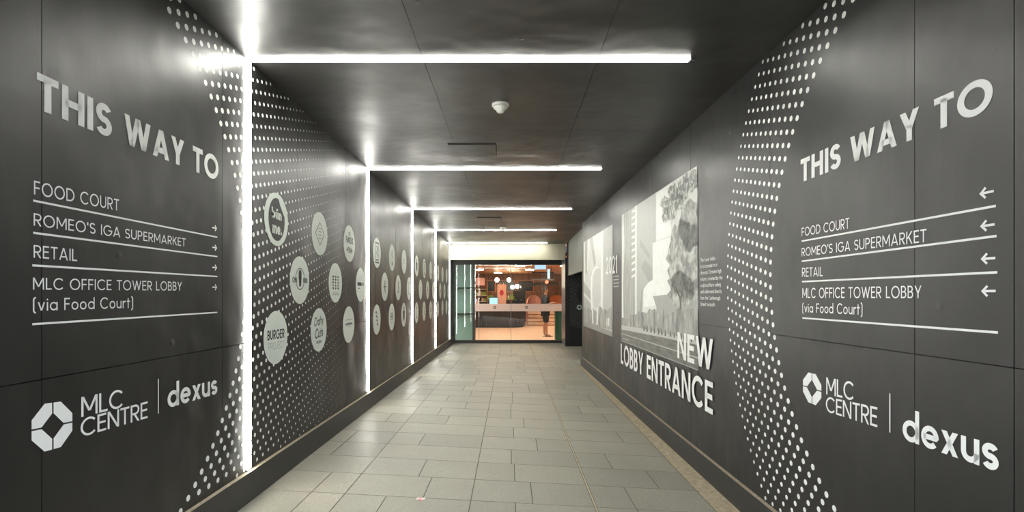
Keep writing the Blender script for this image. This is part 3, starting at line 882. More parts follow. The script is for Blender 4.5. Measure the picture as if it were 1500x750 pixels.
# hanging things
x0, z0 = pxz(697.5, 418, 22); x1, z1 = pxz(710, 407, 22)
t = thing('hanging_sign', ((x0 + x1) / 2, 22, z0), 'square pale pink sign hanging near the left of the doorway', 'sign')
a = MB(); a.box(x0, x1, 21.98, 22.02, z0, z1); a.build('sign_board', 'pink_sign', t)
for q in (x0 + .05, x1 - .05):
    a = MB(); a.tube([(q, 22, z1), (q, 22, SC)], .006, 6); a.build('hanger', 'machine', t)
for i, (px, py, d) in enumerate(((728, 410, 25.5), (745.5, 410, 25.5), (750.5, 420.5, 27), (757.5, 419.5, 27))):
    x, z = pxz(px, py, d)
    t = thing('pendant_lamp', (x, d, z), ['round glowing pendant bulb left of the floral board top', 'round glowing pendant bulb right of the floral board top', 'glowing pendant bulb farther back, left one above the coffee machine', 'glowing pendant bulb farther back, right one above the coffee machine'][i], 'lamp', 'pendant bulbs')
    a = MB(); a.lathe([(0.001, -.10)] + [(.10 * cos(radians(q)), .10 * sin(radians(q))) for q in range(-75, 76, 15)] + [(.001, .10)], (x, d, z), 16); a.build('bulb', 'bulb', t)
    a = MB(); a.lathe([(.03, .09), (.03, .17)], (x, d, z), 10); a.tube([(x, d, z + .17), (x, d, SC)], .006, 6); a.build('cord', 'machine', t)
x0, z0 = pxz(783, 395, 20); x1, z1 = pxz(800, 387.5, 20)
t = thing('blue_sign', ((x0 + x1) / 2, 20, z0), 'pale blue lit rectangular sign hanging from the timber ceiling', 'sign')
a = MB(); a.box(x0, x1, 19.97, 20.05, z0, z1); a.build('casing', 'plastic_white', t)
a = MB(); a.box(x0 + .015, x1 - .015, 19.965, 19.97, z0 + .02, z1 - .015); a.build('lit_face', 'blue_sign', t)
x0, z0 = pxz(802, 408, 21.5); x1, z1 = pxz(805.5, 394, 21.5)
t = thing('blue_reflection', ((x0 + x1) / 2, 21.5, z0), 'narrow pale blue reflection made as a glowing upright box below the blue rectangular sign', 'sign')
a = MB(); a.box(x0, x1, 21.48, 21.54, z0, z1); a.build('lit_box', 'blue_sign', t)  # glowing box and hanger added to stand for a bluish reflection
a = MB(); a.tube([((x0 + x1) / 2, 21.51, z1), ((x0 + x1) / 2, 21.51, SC)], .008, 6); a.build('hanger', 'machine', t)
for i, (pa, pb_, py, mm, lb) in enumerate(((779, 811, 399.5, 'machine', 'thin black hanging rail, upper of two in the food court'), (779, 812, 409.3, 'steel', 'thin grey hanging rail, lower of two in the food court'))):
    xa, z = pxz(pa, py, 22); xb, _ = pxz(pb_, py, 22)
    t = thing('hanging_rail', ((xa + xb) / 2, 22 + .2 * i, z), lb, 'rail', 'hanging rails')
    a = MB(); a.box(xa, xb, 22 + .2 * i, 22.05 + .2 * i, z - .03, z + .03); a.build('rail', mm, t)
    for q in (xa + .1, xb - .1):
        a = MB(); a.tube([(q, 22.02 + .2 * i, z + .03), (q, 22.02 + .2 * i, SC)], .006, 6); a.build('hanger', 'machine', t)
    if i == 1:
        xq, zq = pxz(801, 413.2, 22.2)
        rl = MB(); rl.lathe([(.001, -.07)] + [(.07 * cos(radians(q)), .07 * sin(radians(q))) for q in range(-60, 61, 20)] + [(.001, .07)], (xq, 22.2, zq), 14)
        rl.tube([(xq, 22.2, zq + .06), (xq, 22.2, z - .032)], .008, 6)
        tag(rl.build('red_light', 'red_lamp', origin=(xq, 22.2, zq)), 'small glowing red light under the grey rail', 'light')
# dark curved canopy with its posts
t = thing('kiosk_canopy', (1.3, 24.5, FZ), 'low dark curved kiosk canopy at the right of the food court', 'canopy')
a = MB()
prev = None
for i in range(13):
    px = 763 + (818 - 763) * i / 12
    py = 414.5 + 5.5 * (1 - i / 12.0) ** 3
    x, z = pxz(px, py, 26.3)
    if prev:
        a.hexa([(prev[0], 26.3, prev[1] - .08), (x, 26.3, z - .08), (x, 27.3, z - .08), (prev[0], 27.3, prev[1] - .08),
                (prev[0], 26.3, prev[1] + .05), (x, 26.3, z + .05), (x, 27.3, z + .05), (prev[0], 27.3, prev[1] + .05)])
    prev = (x, z)
a.build('roof_shell', 'machine', t)
for q in (0.95, 2.2):
    a = MB(); a.tube([(q, 26.8, H + .74), (q, 26.8, SC)], .012, 6); a.build('hanger', 'machine', t)
# rounded booth seats
def booth(px, d, w, mat_, label):
    x, _ = pxz(px, 430, d)
    t = thing('booth_seat', (x, d, FZ), label, 'seat', 'rounded booth seats')
    a = MB(); a.lathe([(w * .95, 0), (w, .1), (w, .42), (w * .9, .46), (.01, .46)], (x, d, FZ), 24); a.build('seat', mat_, t)
    a = MB()
    n = 14
    for i in range(n):
        a0, a1 = pi * i / n, pi * (i + 1) / n
        def top(an): return .75 + .75 * sin(an) ** 0.6 if sin(an) > 0 else .75
        for r0, r1 in ((w * .86, w),):
            p = lambda an, r_, z: (x + r_ * cos(an), d + .05 + r_ * sin(an), FZ + z)
            a.hexa([p(a0, r0, .4), p(a0, r1, .4), p(a1, r1, .4), p(a1, r0, .4), p(a0, r0, top(a0)), p(a0, r1, top(a0)), p(a1, r1, top(a1)), p(a1, r0, top(a1))])
    a.build('backrest', mat_, t)
booth(783, 26.9, .44, 'pink_fabric', 'pink rounded booth seat behind the slatted timber counter')
booth(817, 26.9, .50, 'orange', 'orange rounded booth seat at the right end behind the slatted timber counter')
# back bar with bottles
t = thing('back_bar', (-.1, 28.2, FZ), 'dark low back bar along the rear wall of the food court', 'cabinet')
a = MB(); a.box(-.75, .72, 28.0, 28.5, FZ, FZ + 1.22); a.build('carcass', 'machine', t)
a = MB(); a.box(-.78, .75, 27.98, 28.52, FZ + 1.22, FZ + 1.25); a.build('worktop', 'steel', t)
for i in range(12):
    x = -.66 + i * .115; hh = (.24, .30, .27)[i % 3]
    a = MB(); a.lathe([(.034, 0), (.036, hh * .6), (.014, hh * .78), (.013, hh), (.001, hh)], (x, 28.15, FZ + 1.251), 12)
    tag(a.build('bottle', ['crockery', 'leaf', 'orange', 'flower', 'machine'][(i * 3) % 5], origin=(x, 28.15, FZ + 1.251)), 'bottle standing in the row on the dark back bar', 'bottle', 'bottles on the back bar')
# pale slatted timber counter at the right
t = thing('timber_counter', (1.9, 25.6, FZ), 'pale counter fronted with level timber slats, right of the dark curved counter', 'counter')
a = MB(); a.box(.86, 3.4, 25.50, 26.1, FZ, FZ + .90); a.build('carcass', 'shop_wall', t)
a = MB()
for q in range(5): a.box(.86, 3.4, 25.46, 25.499, FZ + .03 + .175 * q, FZ + .165 + .175 * q)
a.build('slatted_front', 'shop_floor', t)
a = MB(); a.box(.82, 3.45, 25.44, 26.12, FZ + .90, FZ + .94); a.build('worktop', 'shop_floor', t)
# framed menu boards on the back wall and a strip of bottles under them
for px, w_, lb in ((713, .5, 'dark framed menu board on the back wall, left one'), (742, .50, 'dark framed menu board on the back wall, middle one'), (770, .45, 'dark framed menu board on the back wall, right one')):
    x, z = pxz(px, 419, SB)
    t = thing('menu_board', (x, SB - .03, z), lb, 'board', 'menu boards')
    a = MB(); a.box(x - w_, x + w_, SB - .05, SB - .001, z - .34, z + .34); a.build('frame', 'orange', t)
    a = MB(); a.box(x - w_ + .04, x + w_ - .04, SB - .06, SB - .05, z - .30, z + .30); a.build('panel', 'machine', t)

# ------------------------------------------------------------------ the person just inside the doors
def skinned(name, verts, edges, radii, mat_, parent, levels=2, root=0):
    me = bpy.data.meshes.new(name); me.from_pydata([tuple(v) for v in verts], edges, [])
    me.materials.append(M[mat_])
    o = bpy.data.objects.new(name, me); COL.objects.link(o); o.parent = parent
    md = o.modifiers.new('skin', 'SKIN'); md.use_smooth_shade = True
    for i, sv in enumerate(me.skin_vertices[0].data):
        r = radii[i]; sv.radius = (r, r) if not isinstance(r, tuple) else r
        sv.use_root = (i == root)
    ss = o.modifiers.new('sub', 'SUBSURF'); ss.levels = levels; ss.render_levels = levels
    return o
PXX, PYY = 1.25, 18.4
pt_ = thing('person', (PXX, PYY, FZ), 'person in dark shirt and shorts standing just inside the glass doors, side on', 'person')
# local frame: +x is where the person faces, y across, z up
V = []; E = []; Rr = []
def j(p, r, par=None):
    V.append(p); Rr.append(r)
    if par is not None: E.append((par, len(V) - 1))
    return len(V) - 1
pel = j((0, 0, .93), .125)
wai = j((.01, 0, 1.08), .115, pel)
che = j((.0, 0, 1.28), .135, wai)
sho = j((-.01, 0, 1.42), .10, che)
nek = j((.005, 0, 1.50), .052, sho)
jaw = j((.03, 0, 1.575), .066, nek)
hed = j((.02, 0, 1.665), .092, jaw)
crn = j((.012, 0, 1.725), .066, hed)
for sgn in (1, -1):
    hp = j((0, sgn * .09, .88), .098, pel)
    kn = j((.02 if sgn > 0 else .05, sgn * .095, .49), .058, hp)
    cf = j((-.01 if sgn > 0 else .04, sgn * .095, .34), .054, kn)
    an = j((-.02 if sgn > 0 else .05, sgn * .10, .08), .036, cf)
    bl = j((.07 if sgn > 0 else .14, sgn * .11, .035), .034, an)
    to = j((.14 if sgn > 0 else .21, sgn * .115, .03), .024, bl)
    sh = j((-.01, sgn * .17, 1.395), .062, sho)
    el = j((-.04 if sgn > 0 else -.03, sgn * .22, 1.12), .043, sh)
    wr = j((.20 if sgn > 0 else .22, sgn * .17, 1.18), .030, el)
    pm = j((.27 if sgn > 0 else .29, sgn * .155, 1.20), .034, wr)
    for q in range(4):
        b = j((.32 if sgn > 0 else .34, sgn * .155 + (q - 1.5) * .02, 1.215 + .004 * q), .0095, pm)
        c = j((.355 - .004 * abs(q - 1.5) if sgn > 0 else .375, sgn * .155 + (q - 1.5) * .022, 1.21), .009, b)
        j((.372 if sgn > 0 else .392, sgn * .155 + (q - 1.5) * .022, 1.19), .008, c)
    th = j((.27, sgn * .155 - sgn * .045, 1.21), .011, pm)
    j((.315, sgn * .155 - sgn * .055, 1.225), .009, th)
skinned('body', V, E, Rr, 'skin', pt_, 2)
V2 = [(0, 0, .86), (.01, 0, 1.02), (.0, 0, 1.28), (-.01, 0, 1.43), (.0, 0, 1.50)]; E2 = [(0, 1), (1, 2), (2, 3), (3, 4)]; R2 = [.17, .16, .175, .135, .08]
for sgn in (1, -1):
    n = len(V2); V2 += [(-.01, sgn * .18, 1.40), (-.038, sgn * .222, 1.12), (.14, sgn * .19, 1.165)]; E2 += [(3, n), (n, n + 1), (n + 1, n + 2)]; R2 += [.10, .078, .062]
skinned('shirt', V2, E2, R2, 'shirt', pt_, 2, 1)
V3 = [(0, 0, .93)]; E3 = []; R3 = [.15]
for sgn in (1, -1):
    n = len(V3); V3 += [(0, sgn * .095, .84), (.01 if sgn > 0 else .025, sgn * .10, .66), (.02 if sgn > 0 else .045, sgn * .10, .47)]; E3 += [(0, n), (n, n + 1), (n + 1, n + 2)]; R3 += [.118, .105, .095]
skinned('shorts', V3, E3, R3, 'shorts', pt_, 2)
a = MB()
for iu in range(10):
    for iv in range(20):
        def hp_(u, v):
            th = -.15 + (pi / 2 + .15) * u / 10; ph = 2 * pi * v / 20
            face = max(0, cos(ph)) ** 2
            th = max(th, -.15 + face * 1.0)
            return (PXX - .004 + .108 * cos(th) * cos(ph), PYY + .10 * cos(th) * sin(ph), FZ + 1.672 + .125 * sin(th) - .035 * (1 - face) * (1 - u / 10))
        a.poly([hp_(iu, iv), hp_(iu, iv + 1), hp_(iu + 1, iv + 1), hp_(iu + 1, iv)], 0, True)
a.build('hair', 'hair', pt_)
a = MB()
a.lathe([(.001, .028), (.010, .018), (.015, .004), (.012, -.004), (.001, -.006)], (PXX + .108, PYY, FZ + 1.628), 10); a.build('nose', 'skin', pt_)
for sgn in (1, -1):
    a = MB(); a.lathe([(.001, -.012), (.012, -.006), (.012, .006), (.001, .012)], (PXX + .098, PYY + sgn * .034, FZ + 1.66), 10, axis='y'); a.build('eye', 'hair', pt_)
    a = MB(); a.lathe([(.001, -.03), (.016, -.018), (.018, .01), (.001, .03)], (PXX + .01, PYY + sgn * .095, FZ + 1.645), 10); a.build('ear', 'skin', pt_)
    ox = -.02 if sgn > 0 else .05
    a = MB(); a.hexa([(PXX + ox - .06, PYY + sgn * .10 - .045, FZ + .001), (PXX + ox + .21, PYY + sgn * .115 - .05, FZ + .001), (PXX + ox + .21, PYY + sgn * .115 + .05, FZ + .001), (PXX + ox - .06, PYY + sgn * .10 + .045, FZ + .001),
                      (PXX + ox - .06, PYY + sgn * .10 - .045, FZ + .018), (PXX + ox + .21, PYY + sgn * .115 - .05, FZ + .018), (PXX + ox + .21, PYY + sgn * .115 + .05, FZ + .018), (PXX + ox - .06, PYY + sgn * .10 + .045, FZ + .018)])
    a.tube([(PXX + ox + .09, PYY + sgn * .11 - .05, FZ + .01), (PXX + ox + .09, PYY + sgn * .11, FZ + .075), (PXX + ox + .09, PYY + sgn * .11 + .05, FZ + .01)], .012, 6)
    a.build('sandal', 'sandal', pt_)
a = MB(); a.tube([(PXX + .098, PYY - .02, FZ + 1.588), (PXX + .104, PYY, FZ + 1.588), (PXX + .098, PYY + .02, FZ + 1.588)], .006, 6); a.build('mouth', 'pink_fabric', pt_)

# ------------------------------------------------------------------ ceiling fittings
def detector(px, d, label):
    x = (px - PX) * d / F
    t = thing('smoke_detector', (x, d, CEIL), label, 'smoke detector', 'smoke detectors')
    a = MB(); a.lathe([(.068, -.0005), (.068, -.016), (.06, -.022)], (x, d, CEIL), 32); a.build('base', 'plastic_white', t)
    a = MB(); a.lathe([(.058, -.022), (.056, -.032), (.046, -.042), (.034, -.048), (.030, -.062), (.020, -.070), (.001, -.072)], (x, d, CEIL), 32); a.build('sensor_dome', 'plastic_white', t)
    a = MB(); a.lathe([(.005, 0), (.005, -.004), (.001, -.005)], (x + .03, d - .035, CEIL - .033), 8); a.build('indicator', 'red_lamp' if False else 'ink_grey', t)
detector(733, 4.13, 'white domed smoke detector on the ceiling behind the nearest light strip')
detector(737, 11.5, 'small distant white smoke detector on the ceiling before the fourth light strip')
def hatch(x0, x1, y0, y1, shade_w, label):
    t = thing('access_hatch', ((x0 + x1) / 2, y0, CEIL), label, 'hatch', 'ceiling access hatches')
    a = MB(); a.box(x0, x1, y0 + shade_w + .003, y1, CEIL - .0022, CEIL - .0003); a.build('hatch_door', 'ceil', t)
    a = MB(); a.box(x0, x1 + .012, y0, y0 + shade_w, CEIL - .0022, CEIL - .0003)
    a.poly([(x1 + .003, y0 + shade_w, CEIL - .0012), (x1 + .016, y0 + shade_w, CEIL - .0012), (x1 + .006, y1, CEIL - .0012), (x1 + .003, y1, CEIL - .0012)])
    a.build('painted_gap_shade', 'gap', t)  # flat dark strips painted for the shade along the open hatch edge
hatch(-.625, -.15, 5.18, 5.66, .06, 'square ceiling access hatch hanging slightly open before the second light strip')
hatch(-.64, -.18, 10.0, 10.48, .14, 'distant square ceiling access hatch hanging slightly open before the fourth light strip')

# ------------------------------------------------------------------ lettering on the left hoarding
def Q(x0, b0, t0, x1, b1, t1): return [(x0, b0), (x1, b1), (x1, t1), (x0, t0)]
def arrow(mb, cx, cy, s, dirn, on, place, th):
    d, z = on(cx, cy); sg = dirn
    def P(u, v): return place(d + sg * u, z + v)
    for p in ([(-s, 0), (s, 0)], [(s - s * .75, s * .75), (s, 0), (s - s * .75, -s * .75)]):
        for q in stroke(p, th / 2): mb.poly([P(*v) for v in q])
def centre(on, place, px, py): return place(*on(px, py))

t = thing('directory_sign', centre(onL, Lp, 48, 476), 'white vinyl directory on the left wall with arrows pointing into the passage', 'sign', 'wall directories')
words(t, 'heading_word', 'THIS WAY TO', .205, Q(53.2, 159, 104.9, 319.7, 265, 230.7), Lp, onL)
for s_, q in (('FOOD COURT', Q(49.1, 284.7, 264.4, 173.8, 309, 292.3)), ("ROMEO'S IGA SUPERMARKET", Q(48.6, 330.3, 312, 271.5, 361.2, 349.5)),
              ('RETAIL', Q(48.6, 377.3, 358.7, 112.5, 382.7, 365.3)), ('MLC OFFICE TOWER LOBBY', Q(47.6, 424.2, 406.5, 266, 425.7, 413))):
    words(t, 'entry_word', s_, .115, q, Lp, onL, .02)
    if s_.startswith('MLC'):
        words(t, 'entry_word', '(via Food Court)', .115, Q(47.6, 455.5, 436.8, 194.5, 451, 435.3), Lp, onL, .02)
for p, q in (((48.1, 293.8), (318, 347.5)), ((48.1, 341), (318, 375.9)), ((46.8, 388.7), (318, 405)), ((46.6, 474.9), (318, 457.6))):
    a = MB(); bar(a, p, q, .0075, Lp, onL); a.build('divider_line', 'white', t, fix=False)
for cy in (334, 362.7, 391.8, 420.7):
    a = MB(); arrow(a, 313.8, cy, .021, 1, onL, Lp, .0075); a.build('arrow', 'white', t, fix=False)

t = thing('owner_logo', centre(onL, Lp, 46, 660), 'white octagon emblem and lettering low on the left wall below the directory', 'logo', 'wall logos')
a = MB(); emblem(a, [onL(*p) for p in ((45.6, 667), (105.4, 650), (105.4, 586), (45.6, 594))], Lp); a.build('emblem', 'white', t, fix=False)
words(t, 'lettering_word', 'MLC', .12, Q(118.5, 611, 581.7, 179.8, 596.4, 570), Lp, onL, -.03); words(t, 'lettering_word', 'CENTRE', .12, Q(117.5, 640.5, 614.2, 215.8, 612.1, 587.8), Lp, onL, -.03)
a = MB(); d_, z_ = onL(231.5, 605.6); d2_, z2_ = onL(231.5, 555); a.poly([Lp(d_ - .003, z_), Lp(d_ + .003, z_), Lp(d_ + .003, z2_), Lp(d_ - .003, z2_)]); a.build('upright_line', 'white', t, fix=False)
a = MB(); letter(a, 'dexus', .165, Q(245, 598, 562.5, 318, 576.7, 546.3), Lp, onL, -.03); a.build('wordmark', 'white', t, fix=False)

# ------------------------------------------------------------------ lettering on the right hoarding
t = thing('directory_sign', centre(onR, Rp, 1175, 487), 'white vinyl directory on the right wall with arrows pointing left', 'sign', 'wall directories')
words(t, 'heading_word', 'THIS WAY TO', .205, Q(1173.2, 267.5, 234.2, 1455, 159, 107), Rp, onR)
for s_, q in (('FOOD COURT', Q(1174.7, 346.2, 334, 1244.6, 334.5, 318.8)), ("ROMEO'S IGA SUPERMARKET", Q(1174.7, 375.6, 363.5, 1357.7, 354.3, 335)),
              ('RETAIL', Q(1175.2, 405.5, 392.3, 1205.6, 404.5, 390.8)), ('MLC OFFICE TOWER LOBBY', Q(1175.7, 436.4, 422.2, 1350.5, 436.9, 418.1))):
    words(t, 'entry_word', s_, .115, q, Rp, onR, .02)
    if s_.startswith('MLC'):
        words(t, 'entry_word', '(via Food Court)', .115, Q(1175.7, 457.2, 444.5, 1263.9, 461.2, 444.5), Rp, onR, .02)
for p, q in (((1174.7, 353.3), (1459.5, 301.6)), ((1174.7, 382.7), (1460.5, 349.7 - 4)), ((1175.2, 412.6), (1461.5, 398.9)), ((1175.7, 465.8), (1462.5, 487.1))):
    a = MB(); bar(a, p, q, .0085, Rp, onR); a.build('divider_line', 'white', t, fix=False)
for cx, cy in ((1446.8, 281.8), (1447.9, 330), (1448.9, 378.6), (1449.4, 426.3)):
    a = MB(); arrow(a, cx, cy, .024, 1, onR, Rp, .0085); a.build('arrow', 'white', t, fix=False)
t = thing('owner_logo', centre(onR, Rp, 1177, 597), 'white octagon emblem and lettering low on the right wall below the directory', 'logo', 'wall logos')
a = MB(); emblem(a, [onR(*p) for p in ((1176.7, 586), (1203.6, 597), (1203.6, 550), (1176.7, 543.8))], Rp); a.build('emblem', 'white', t, fix=False)
words(t, 'lettering_word', 'MLC', .12, Q(1210.7, 577.3, 552.5, 1251.2, 587, 560), Rp, onR, -.03); words(t, 'lettering_word', 'CENTRE', .12, Q(1210.2, 602.5, 580.8, 1285.7, 626, 596.6), Rp, onR, -.03)
a = MB(); d_, z_ = onR(1304, 633.6); d2_, z2_ = onR(1304, 576.3); a.poly([Rp(d_ - .003, z_), Rp(d_ + .003, z_), Rp(d_ + .003, z2_), Rp(d_ - .003, z2_)]); a.build('upright_line', 'white', t, fix=False)
a = MB(); letter(a, 'dexus', .165, Q(1322.7, 643.2, 599, 1463.6, 692, 634.2), Rp, onR, -.03); a.build('wordmark', 'white', t, fix=False)

t = thing('lobby_lettering', centre(onR, Rp, 910, 532), 'large white two-line announcement across the foot of the big mural picture', 'lettering')
words(t, 'lettering_word', 'NEW', .17, Q(993.6, 524, 486, 1046, 544, 497), lambda d, z: Rp(d, z, .009), onR)
words(t, 'lettering_word', 'LOBBY ENTRANCE', .17, Q(910.4, 531.9, 503.4, 1045.9, 608, 560.6), lambda d, z: Rp(d, z, .009), onR)
t = thing('year_lettering', centre(onR, Rp, 888, 402), 'white year number with four small caption lines between the two mural pictures', 'lettering')
a = MB(); letter(a, '2021', .15, Q(888.5, 402, 376.7, 904.8, 400, 373.4), lambda d, z: Rp(d, z, .009), onR, -.02); a.build('year', 'white', t, fix=False)
a = MB()
for q in range(4): bar(a, (898.5, 405.2 + 4.9 * q), (907.0 - .6 * (q % 2), 404.2 + 5.0 * q), .016, Rp, onR)
a.build('caption_lettering', 'ink_pale', t, fix=False)
t = thing('caption_text', centre(onR, Rp, 1026, 450), 'small white eight-line paragraph on the right wall beside the big mural picture', 'lettering')
lines = ['The tower lobby', 'is to increase to a', 'dramatic 13 metre high', 'volume, crowned by the', 'sculptural Nervi ceiling', 'and addressed directly', 'from the Castlereagh', 'Street footpath.']
ref = layout(lines[2], .12)[0]
for i, s_ in enumerate(lines):
    w_ = layout(s_, .12)[0] / ref * 30.5
    yc = 381.2 + 9.16 * i; sl = (yc - PY) / (1026.5 - PX) * .8
    a = MB(); letter(a, s_, .13, Q(1026.5, yc + 2.7, yc - 2.7, 1026.5 + w_, yc + 2.8 + sl * w_, yc - 2.8 + sl * w_), Rp, onR); a.build('text_line', 'white', t, fix=False)

# ------------------------------------------------------------------ the two mural pictures (flat prints)
def mural(name, label, base_quad, shapes):
    q = [onR(*p) for p in base_quad]
    t = thing(name, Rp(*q[0]), label, 'mural', 'mural pictures')
    a = MB(); a.poly([Rp(*p, .0012) for p in q]); a.build('print_ground', shapes[0], t, fix=False)
    groups = {}
    off = .0016
    for nm, mt, polys in shapes[1]:
        a = MB()
        for p in polys:
            # clip to the picture's outline in the photograph frame
            pl_ = clip_poly(p, base_quad)
            if len(pl_) >= 3: a.poly([Rp(*onR(*v), off) for v in pl_])
        off += .0004
        if a.f: a.build(nm, mt, t, fix=False)
def clip_poly(poly, conv):
    out = list(poly)
    cx = sum(p[0] for p in conv) / len(conv); cy = sum(p[1] for p in conv) / len(conv)
    n = len(conv)
    for i in range(n):
        a, b = conv[i], conv[(i + 1) % n]
        def side(p): return (b[0] - a[0]) * (p[1] - a[1]) - (b[1] - a[1]) * (p[0] - a[0])
        s0 = side((cx, cy)); res = []
        for k in range(len(out)):
            p, q = out[k], out[(k + 1) % len(out)]
            sp, sq = side(p) * s0, side(q) * s0
            if sp >= 0: res.append(p)
            if sp * sq < 0:
                tt = sp / (sp - sq); res.append((p[0] + (q[0] - p[0]) * tt, p[1] + (q[1] - p[1]) * tt))
        out = res
        if not out: return []
    return out
def blob(cx, cy, rx, ry, seed, n=22, rough=.25):
    r = random.Random(seed)
    return [(cx + rx * cos(2 * pi * i / n) * (1 + r.uniform(-rough, rough)), cy + ry * sin(2 * pi * i / n) * (1 + r.uniform(-rough, rough))) for i in range(n)]
rb = random.Random(11)
QB = [(911, 499.6), (1023.7, 543), (1021.6, 242.5), (911, 315.3)]
shapesB = [
    ('pale_sky', print_grey(206), [[(960, 200), (1030, 200), (1030, 480), (940, 480), (942, 420), (960, 408)]]),
    ('fluted_tower', 'tower', [[(905, 300), (932, 290), (932, 478), (905, 470)]]),
    ('tower_edge', print_grey(214), [[(911, 300), (913.5, 300), (915, 360), (913, 420), (914, 482), (911, 482)], [(930.5, 290), (933, 290), (933, 482), (930.5, 480)]]
        + [[(925.5, 309 + 9.5 * k), (930.5, 306 + 9.5 * k), (930.5, 309.5 + 9.5 * k), (925.5, 312.5 + 9.5 * k)] for k in range(11)]),
    ('wide_column', print_grey(166), [[(933, 290), (961, 270), (961, 408), (949, 418), (942, 428), (941, 482), (933, 480)]]),
    ('column_shading', print_grey(148), [[(945, 380), (958, 396), (958, 408), (950, 413), (940, 392)], [(938, 350), (952, 372), (952, 380), (938, 362)], [(940, 424), (942, 424), (941, 482), (936, 481)]]),
    ('white_block', print_grey(222), [[(962, 285), (984, 266), (984, 345), (962, 352)], [(956.5, 356), (992, 344), (1000, 440), (956.5, 448), (943, 450), (943, 424), (950, 414), (956.5, 410)]]),
    ('awning', print_grey(150), [[(957, 434), (1022, 426), (1022, 470), (962, 470), (962, 450)]]),
    ('tree_crown', 'foliage', [blob(1006, 380, 27, 58, 3, 40, .12), blob(1014, 330, 18, 36, 4, 26, .15), blob(1000, 425, 21, 26, 5, 26, .2)]),
    ('leaf_sprays', 'leafage', [blob(978, 300, 9, 13, 6, 18, .35), blob(987, 283, 8, 14, 7, 16, .35), blob(984, 312, 10, 10, 8, 18, .3), blob(1003, 275, 9, 18, 9, 18, .35), blob(1015, 262, 10, 18, 10, 18, .3), blob(975, 318, 6, 8, 12, 14, .3), blob(996, 298, 8, 12, 13, 14, .3)]),
    ('tree_trunk', print_grey(78), [[(996, 492), (996.5, 440), (990, 420), (991, 419), (997.5, 434), (1003, 412), (1004.2, 413), (999, 440), (999.8, 492)]]),
    ('street_crowd', 'crowd', [[(908, 482), (908, 468)] + [(912 + 4 * k, 466 - 10 * min(1, k / 8) + rb.uniform(-5, 5)) for k in range(29)] + [(1026, 500), (960, 488)]]),
    ('pavement', print_grey(178), [[(908, 476), (940, 481), (985, 491), (1024, 500), (1024, 506), (980, 496), (908, 482)]]),
    ('passers_by', print_grey(70), [[(x0, y0), (x0 + .6, y0 - 9), (x0 + 1.6, y0 - 9.5), (x0 + 2.4, y0 - 1)] for x0, y0 in [(942 + 5.5 * k + rb.uniform(-1.5, 1.5), 485 + 1.05 * k * 1.2) for k in range(14)]]),
    ('road', 'road', [[(908, 482), (980, 496), (1026, 506), (1026, 550), (908, 505)]]),
    ('road_line', print_grey(170), [[(908, 487), (1026, 524), (1026, 526), (908, 488)], [(912, 495), (922, 498.2), (922, 499.2), (912, 496)]]),
    ('lower_edge', print_grey(140), [[(908, 497.2), (1026, 542), (1026, 546), (908, 500.5)]]),
]
mural('mural_picture', 'large grey printed street picture with tower and tree on the right wall', QB, (print_grey(190), shapesB))
QA = [(855, 477), (897.6, 493.4), (897.6, 328.4), (855, 354.8)]
shapesA = [
    ('pale_lobby', print_grey(200), [[(853, 340), (884, 330), (884, 470), (853, 470)]]),
    ('upright_post', print_grey(226), [[(855, 350), (856.5, 350), (856.5, 412), (855, 412)]]),
    ('upright_post', print_grey(226), [[(861, 349), (863.3, 347), (861.5, 395), (860, 396)]]),
    ('upright_post', print_grey(226), [[(881.8, 330), (884, 328), (883, 400), (882.5, 470), (880.5, 470), (881, 400)]]),
    ('slanting_beam', print_grey(160), [[(857, 353), (861, 351), (860, 400), (858, 402)], [(864, 348), (868, 346), (873, 385), (871, 392)], [(855, 412), (866, 428), (866, 440), (855, 428)], [(855, 432), (866, 446), (866, 470), (855, 466)]]),
    ('white_curve', print_grey(228), [stroke_px for stroke_px in stroke([(868, 470), (866.5, 430), (867, 408), (869.5, 397), (873, 392), (876.5, 391)], 1.1)]),
    ('hanging_form', print_grey(186), [[(868.5, 430), (868.5, 405), (871, 397), (876, 393), (880, 394), (880, 440), (875, 452), (870, 448)]]),
    ('right_bay', print_grey(172), [[(884, 325), (898, 320), (898, 480), (884, 470)]]),
    ('lobby_crowd', 'crowd', [[(854, 473), (854, 456)] + [(857 + 3 * k, 452 + rb.uniform(-4, 4)) for k in range(14)] + [(898, 484)]]),
    ('white_legs', print_grey(220), [[(867, 448), (869, 448), (870, 474), (868, 474)], [(875, 450), (877, 450), (876, 476), (874, 476)], [(889, 466), (890.2, 466), (890.2, 477), (889, 477)], [(891.5, 466), (893, 466), (893, 478), (891.5, 478)]]),
    ('lobby_floor', print_grey(134), [[(853, 470), (898, 486), (898, 496), (853, 480)]]),
]
mural('mural_picture', 'narrow pale printed lobby picture at the far end of the right wall', QA, (print_grey(184), shapesA))

